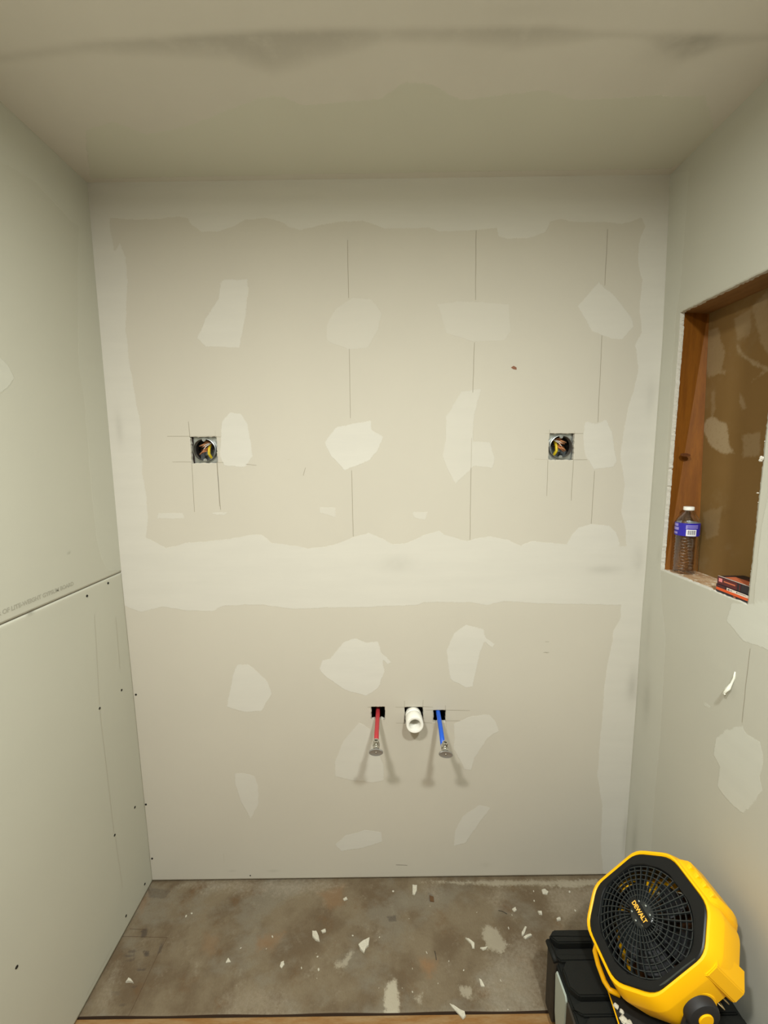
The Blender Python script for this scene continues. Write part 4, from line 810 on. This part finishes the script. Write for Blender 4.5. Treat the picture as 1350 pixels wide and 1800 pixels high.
# blades and motor
for k in range(5):
    a0 = 2*math.pi*k/5 + .3; bm = bmesh.new(); g = []
    for i in range(7):
        r_ = .026 + .074*i/6; row = []
        for j in range(6):
            s_ = j/5; a = a0 + (.12 + .25*i/6) + (s_-.5)*(1.0 if i else .75)
            row.append(bm.verts.new((r_*math.cos(a), r_*math.sin(a), -.045 - .030*(s_-.5)*(1-.3*i/6))))
        g.append(row)
    for i in range(6):
        for j in range(5): bm.faces.new((g[i][j], g[i+1][j], g[i+1][j+1], g[i][j+1]))
    r_ = bmesh.ops.extrude_face_region(bm, geom=bm.faces[:])
    for v in [q for q in r_['geom'] if isinstance(q, bmesh.types.BMVert)]: v.co.z -= .002
    link('fan_blade', bm, M_RUB, t, smooth=True)
bm = bmesh.new(); lathe(bm, [(0, -.022), (.02, -.023), (.028, -.030), (.028, -.062), (.040, -.075), (.040, -.120), (0, -.122)], 32); link('motor', bm, M_BLK, t, smooth=True)
# rear guard: ribs wrapping past the shell at the back
bm = bmesh.new()
for k in range(56):
    a = 2*math.pi*k/56; rx, ry = .125, .139
    P_ = [Vector((rx*.98*math.cos(a), ry*.98*math.sin(a), -.118)), Vector((rx*.995*math.cos(a), ry*.99*math.sin(a), -.146)), Vector((rx*.88*math.cos(a), ry*.88*math.sin(a), -.156)), Vector((rx*.3*math.cos(a), ry*.3*math.sin(a), -.158))]
    tube(bm, P_, .0013, 6)
for s_ in (.35, .6, .85):
    pts = [(.112*s_*math.cos(2*math.pi*k/48), .132*s_*math.sin(2*math.pi*k/48), -.157) for k in range(49)]; tube(bm, pts, .0012, 6, cap=False)
link('rear_guard', bm, simple('rear_guard_plastic', (190, 168, 120), .4), t)
bm = bmesh.new(); lathe(bm, [(0, -.134), (.085, -.134), (.105, -.128), (.105, -.120), (0, -.120)], 40); 
for v in bm.verts: v.co.y *= 1.17
link('rear_plate', bm, simple('rear_plate_brown', (70, 44, 20), .6), t)
# raised handle block on the top side
bm = bmesh.new()
hp = [(-.062, .148), (-.056, .1745), (.046, .1745), (.064, .152)]
def hb_loop(z, s, hgt): 
    return [(-.064+s, .138, z), (-.060+s, .150+hgt*.5, z), (-.050+s, .150+hgt, z), (.046-s, .150+hgt, z), (.058-s, .150+hgt*.5, z), (.062-s, .138, z)]
loft(bm, [hb_loop(-.005, .006, .002), hb_loop(-.013, .003, .013), hb_loop(-.030, 0, .0235), hb_loop(-.085, 0, .0245), hb_loop(-.110, .003, .020), hb_loop(-.126, .008, .004)], caps=True)
bmesh.ops.bevel(bm, geom=bm.edges[:], offset=.0022, segments=2, affect='EDGES')
auto_smooth(link('top_handle', bm, M_YEL, t), 30)
bm = bmesh.new()
for k in range(4):
    x = -.036 + k*.023; box(bm, (x, .158, -.036), (x+.012, .172, -.012), bev=.003)
link('grip_rib', bm, M_YEL, t)
bm = bmesh.new(); prism(bm, [(.108, .108), (.1355, .0775), (.1375, .048), (.131, .041), (.110, .040)], -.126, -.020, bev=.002)
auto_smooth(link('side_fairing', bm, M_YEL, t), 30)
# side bosses and pivots (both ends of the tilt axis)
for sg in (1, -1):
    PVc = Vector((sg*.1325, -.020, -.083))
    bm = bmesh.new()   # yellow scalloped flange wrapping the pivot
    loopn = 28
    def arc(r_, x, sc=1): return [(x, PVc.y + r_*math.cos(2*math.pi*k/loopn)*sc, PVc.z + r_*math.sin(2*math.pi*k/loopn)) for k in range(loopn)]
    loft(bm, [arc(.047, sg*.108), arc(.046, sg*.126), arc(.041, sg*.1335), arc(.034, sg*.1335), arc(.034, sg*.108)])
    auto_smooth(link('pivot_flange', bm, M_YEL, t), 30)
    bm = bmesh.new(); lathe(bm, [(0, -.02), (.037, -.02), (.037, .012), (.034, .018), (.026, .0205), (.0175, .0205), (.0165, .019), (0, .019)], 40, MX(PVc, z=(sg, 0, 0)))
    kn = link('pivot_knob', bm, M_RUB, t); auto_smooth(kn, 40)
    bm = bmesh.new(); lathe(bm, [(.0165, .017), (.0165, .0215), (.0150, .0232), (0, .0236)], 36, MX(PVc, z=(sg, 0, 0))); auto_smooth(link('knob_cap', bm, M_YEL, kn), 40)
    bm = bmesh.new()   # arm down from the pivot to the foot
    Mi = MF.inverted(); pw = MF @ (PVc + Vector((sg*.006, 0, 0)))
    top = pw; foot = Vector((pw.x-.030, pw.y, .250))
    dd = (foot-top).normalized(); pts = [top, top.lerp(foot, .5), foot]
    for i_, (hw, th) in enumerate([(.030, .008)]):
        side = Vector((0, 1, 0)); nrm = dd.cross(side).normalized()
        vs_ = []
        for p, hw_ in ((top + dd*.0, .033), (foot, .022)):
            for a_, b_ in ((-hw_, -th), (hw_, -th), (hw_, th), (-hw_, th)): vs_.append(bm.verts.new(Mi @ (p + nrm*a_ + side*b_)))
        for q in ((0,1,2,3), (7,6,5,4), (0,4,5,1), (1,5,6,2), (2,6,7,3), (3,7,4,0)): bm.faces.new([vs_[i] for i in q])
        bmesh.ops.bevel(bm, geom=bm.edges[:], offset=.004, segments=2, affect='EDGES')
    link('stand_arm', bm, M_RUB, t)
# foot frame: black battery base with a yellow edge and front bar
Mi = MF.inverted()
def tolocal(o_):
    for v in o_.data.vertices: v.co = Mi @ v.co
    return o_
bm = bmesh.new(); prism(bm, [(1.470, -.40), (1.460, -.50), (1.447, -.60), (1.447, -.665), (1.62, -.665), (1.66, -.64), (1.66, -.36), (1.62, -.335), (1.49, -.335)], .2375, .250, bev=.003)
tolocal(link('foot', bm, simple('speckled_black_base', (30, 30, 28), .6, noise=.4, nscale=500), t))
bm = bmesh.new(); tube(bm, [(1.4575, -.50, .249), (1.445, -.60, .249), (1.4445, -.665, .249)], .0017, 8)
tolocal(link('foot_edge', bm, M_YEL, t))
bm = bmesh.new(); tube(bm, [(1.492, -.415, .262), (1.470, -.425, .264), (1.458, -.440, .265), (1.452, -.470, .265), (1.450, -.505, .265), (1.454, -.522, .265), (1.475, -.530, .262)], .0062, 12)
tolocal(link('foot_bar', bm, M_YEL, t))
# dried plaster stuck on the foot
rnd = random.Random(5)
bm = bmesh.new()
for (x, y), r_ in (((1.458, -.545), .006), ((1.466, -.556), .005), ((1.462, -.570), .008), ((1.472, -.578), .008), ((1.468, -.592), .007), ((1.478, -.600), .007), ((1.474, -.612), .005), ((1.484, -.610), .005)):
    blob(bm, (x, y, .2525), r_, rnd, 2, (1, 1, .6))
cr = tolocal(link('plaster_crust', bm, M_PLAST, t)); cr['label'] = 'white dried plaster crust'

# ------------------------------------------------------------------ debris on the floor
def chip(name, label, cat, poly, mat, h, group=None, curl=.0):
    q = np.array(poly); c = q.mean(0); o_ = bmesh.new()
    rnd2 = random.Random(int(c[0]*1e4))
    pts = [(x-c[0], y-c[1]) for x, y in poly]
    prism(o_, pts, 0, h)
    bmesh.ops.subdivide_edges(o_, edges=o_.edges[:], cuts=1)
    for v in o_.verts:
        if v.co.z > h*.6: v.co.z += rnd2.uniform(-.25, .25)*h; v.co.x *= .95; v.co.y *= .95
        v.co.x += rnd2.uniform(-.0004, .0004); v.co.y += rnd2.uniform(-.0004, .0004)
    o = link(name, o_, mat); o.location = (c[0], c[1], .0002); return tag(o, label, cat, group)
for i, (lab_, poly) in enumerate(D['chips']):
    chip('plaster_chip', lab_, 'plaster chip', poly, M_PLAST, (.006, .005, .004, .004, .0035)[i % 5], 'plaster chips on the floor')
chip('wood_scrap', 'dark brown scrap lying near the back wall beside the pointed chip', 'scrap', D['brown'], M_BROWNC, .004)
rnd = random.Random(21)
bm = bmesh.new(); bmesh.ops.create_icosphere(bm, subdivisions=1, radius=.0032)
for v in bm.verts: v.co = Vector((v.co.x*(1+rnd.uniform(-.3, .3)), v.co.y*(.7+rnd.uniform(-.2, .2)), max(v.co.z, -.0016)*.6 + .001))
proto = link('plaster_crumb', bm, M_PLAST)
for i, (x, y) in enumerate(D['crumbs']):
    o = proto if i == 0 else proto.copy()
    if i: COL.objects.link(o)
    s = rnd.choice((.45, .6, .8, 1.0, 1.25)); o.location = (x, y, .0001); o.scale = (s, s*rnd.uniform(.6, 1.3), s); o.rotation_euler[2] = rnd.uniform(0, 6)
    tag(o, 'tiny white plaster crumb scattered on the floor board', 'crumb', 'plaster crumbs on the floor')
for nm, k, lab_ in (('twig', 'twig', 'thin dark wire scrap lying left of the round white crumb'), ('thread', 'thread', 'short dark curved thread standing near the tan patch')):
    p = [Vector((x, y, .0014)) for x, y in D[k]]; o0 = p[1].copy(); o0.z = 0
    bm = bmesh.new(); tube(bm, [q-o0 for q in p], .0010, 6); o = link('wire_scrap' if nm == 'twig' else 'thread', bm, M_GREYT); o.location = o0
    tag(o, lab_, 'scrap')
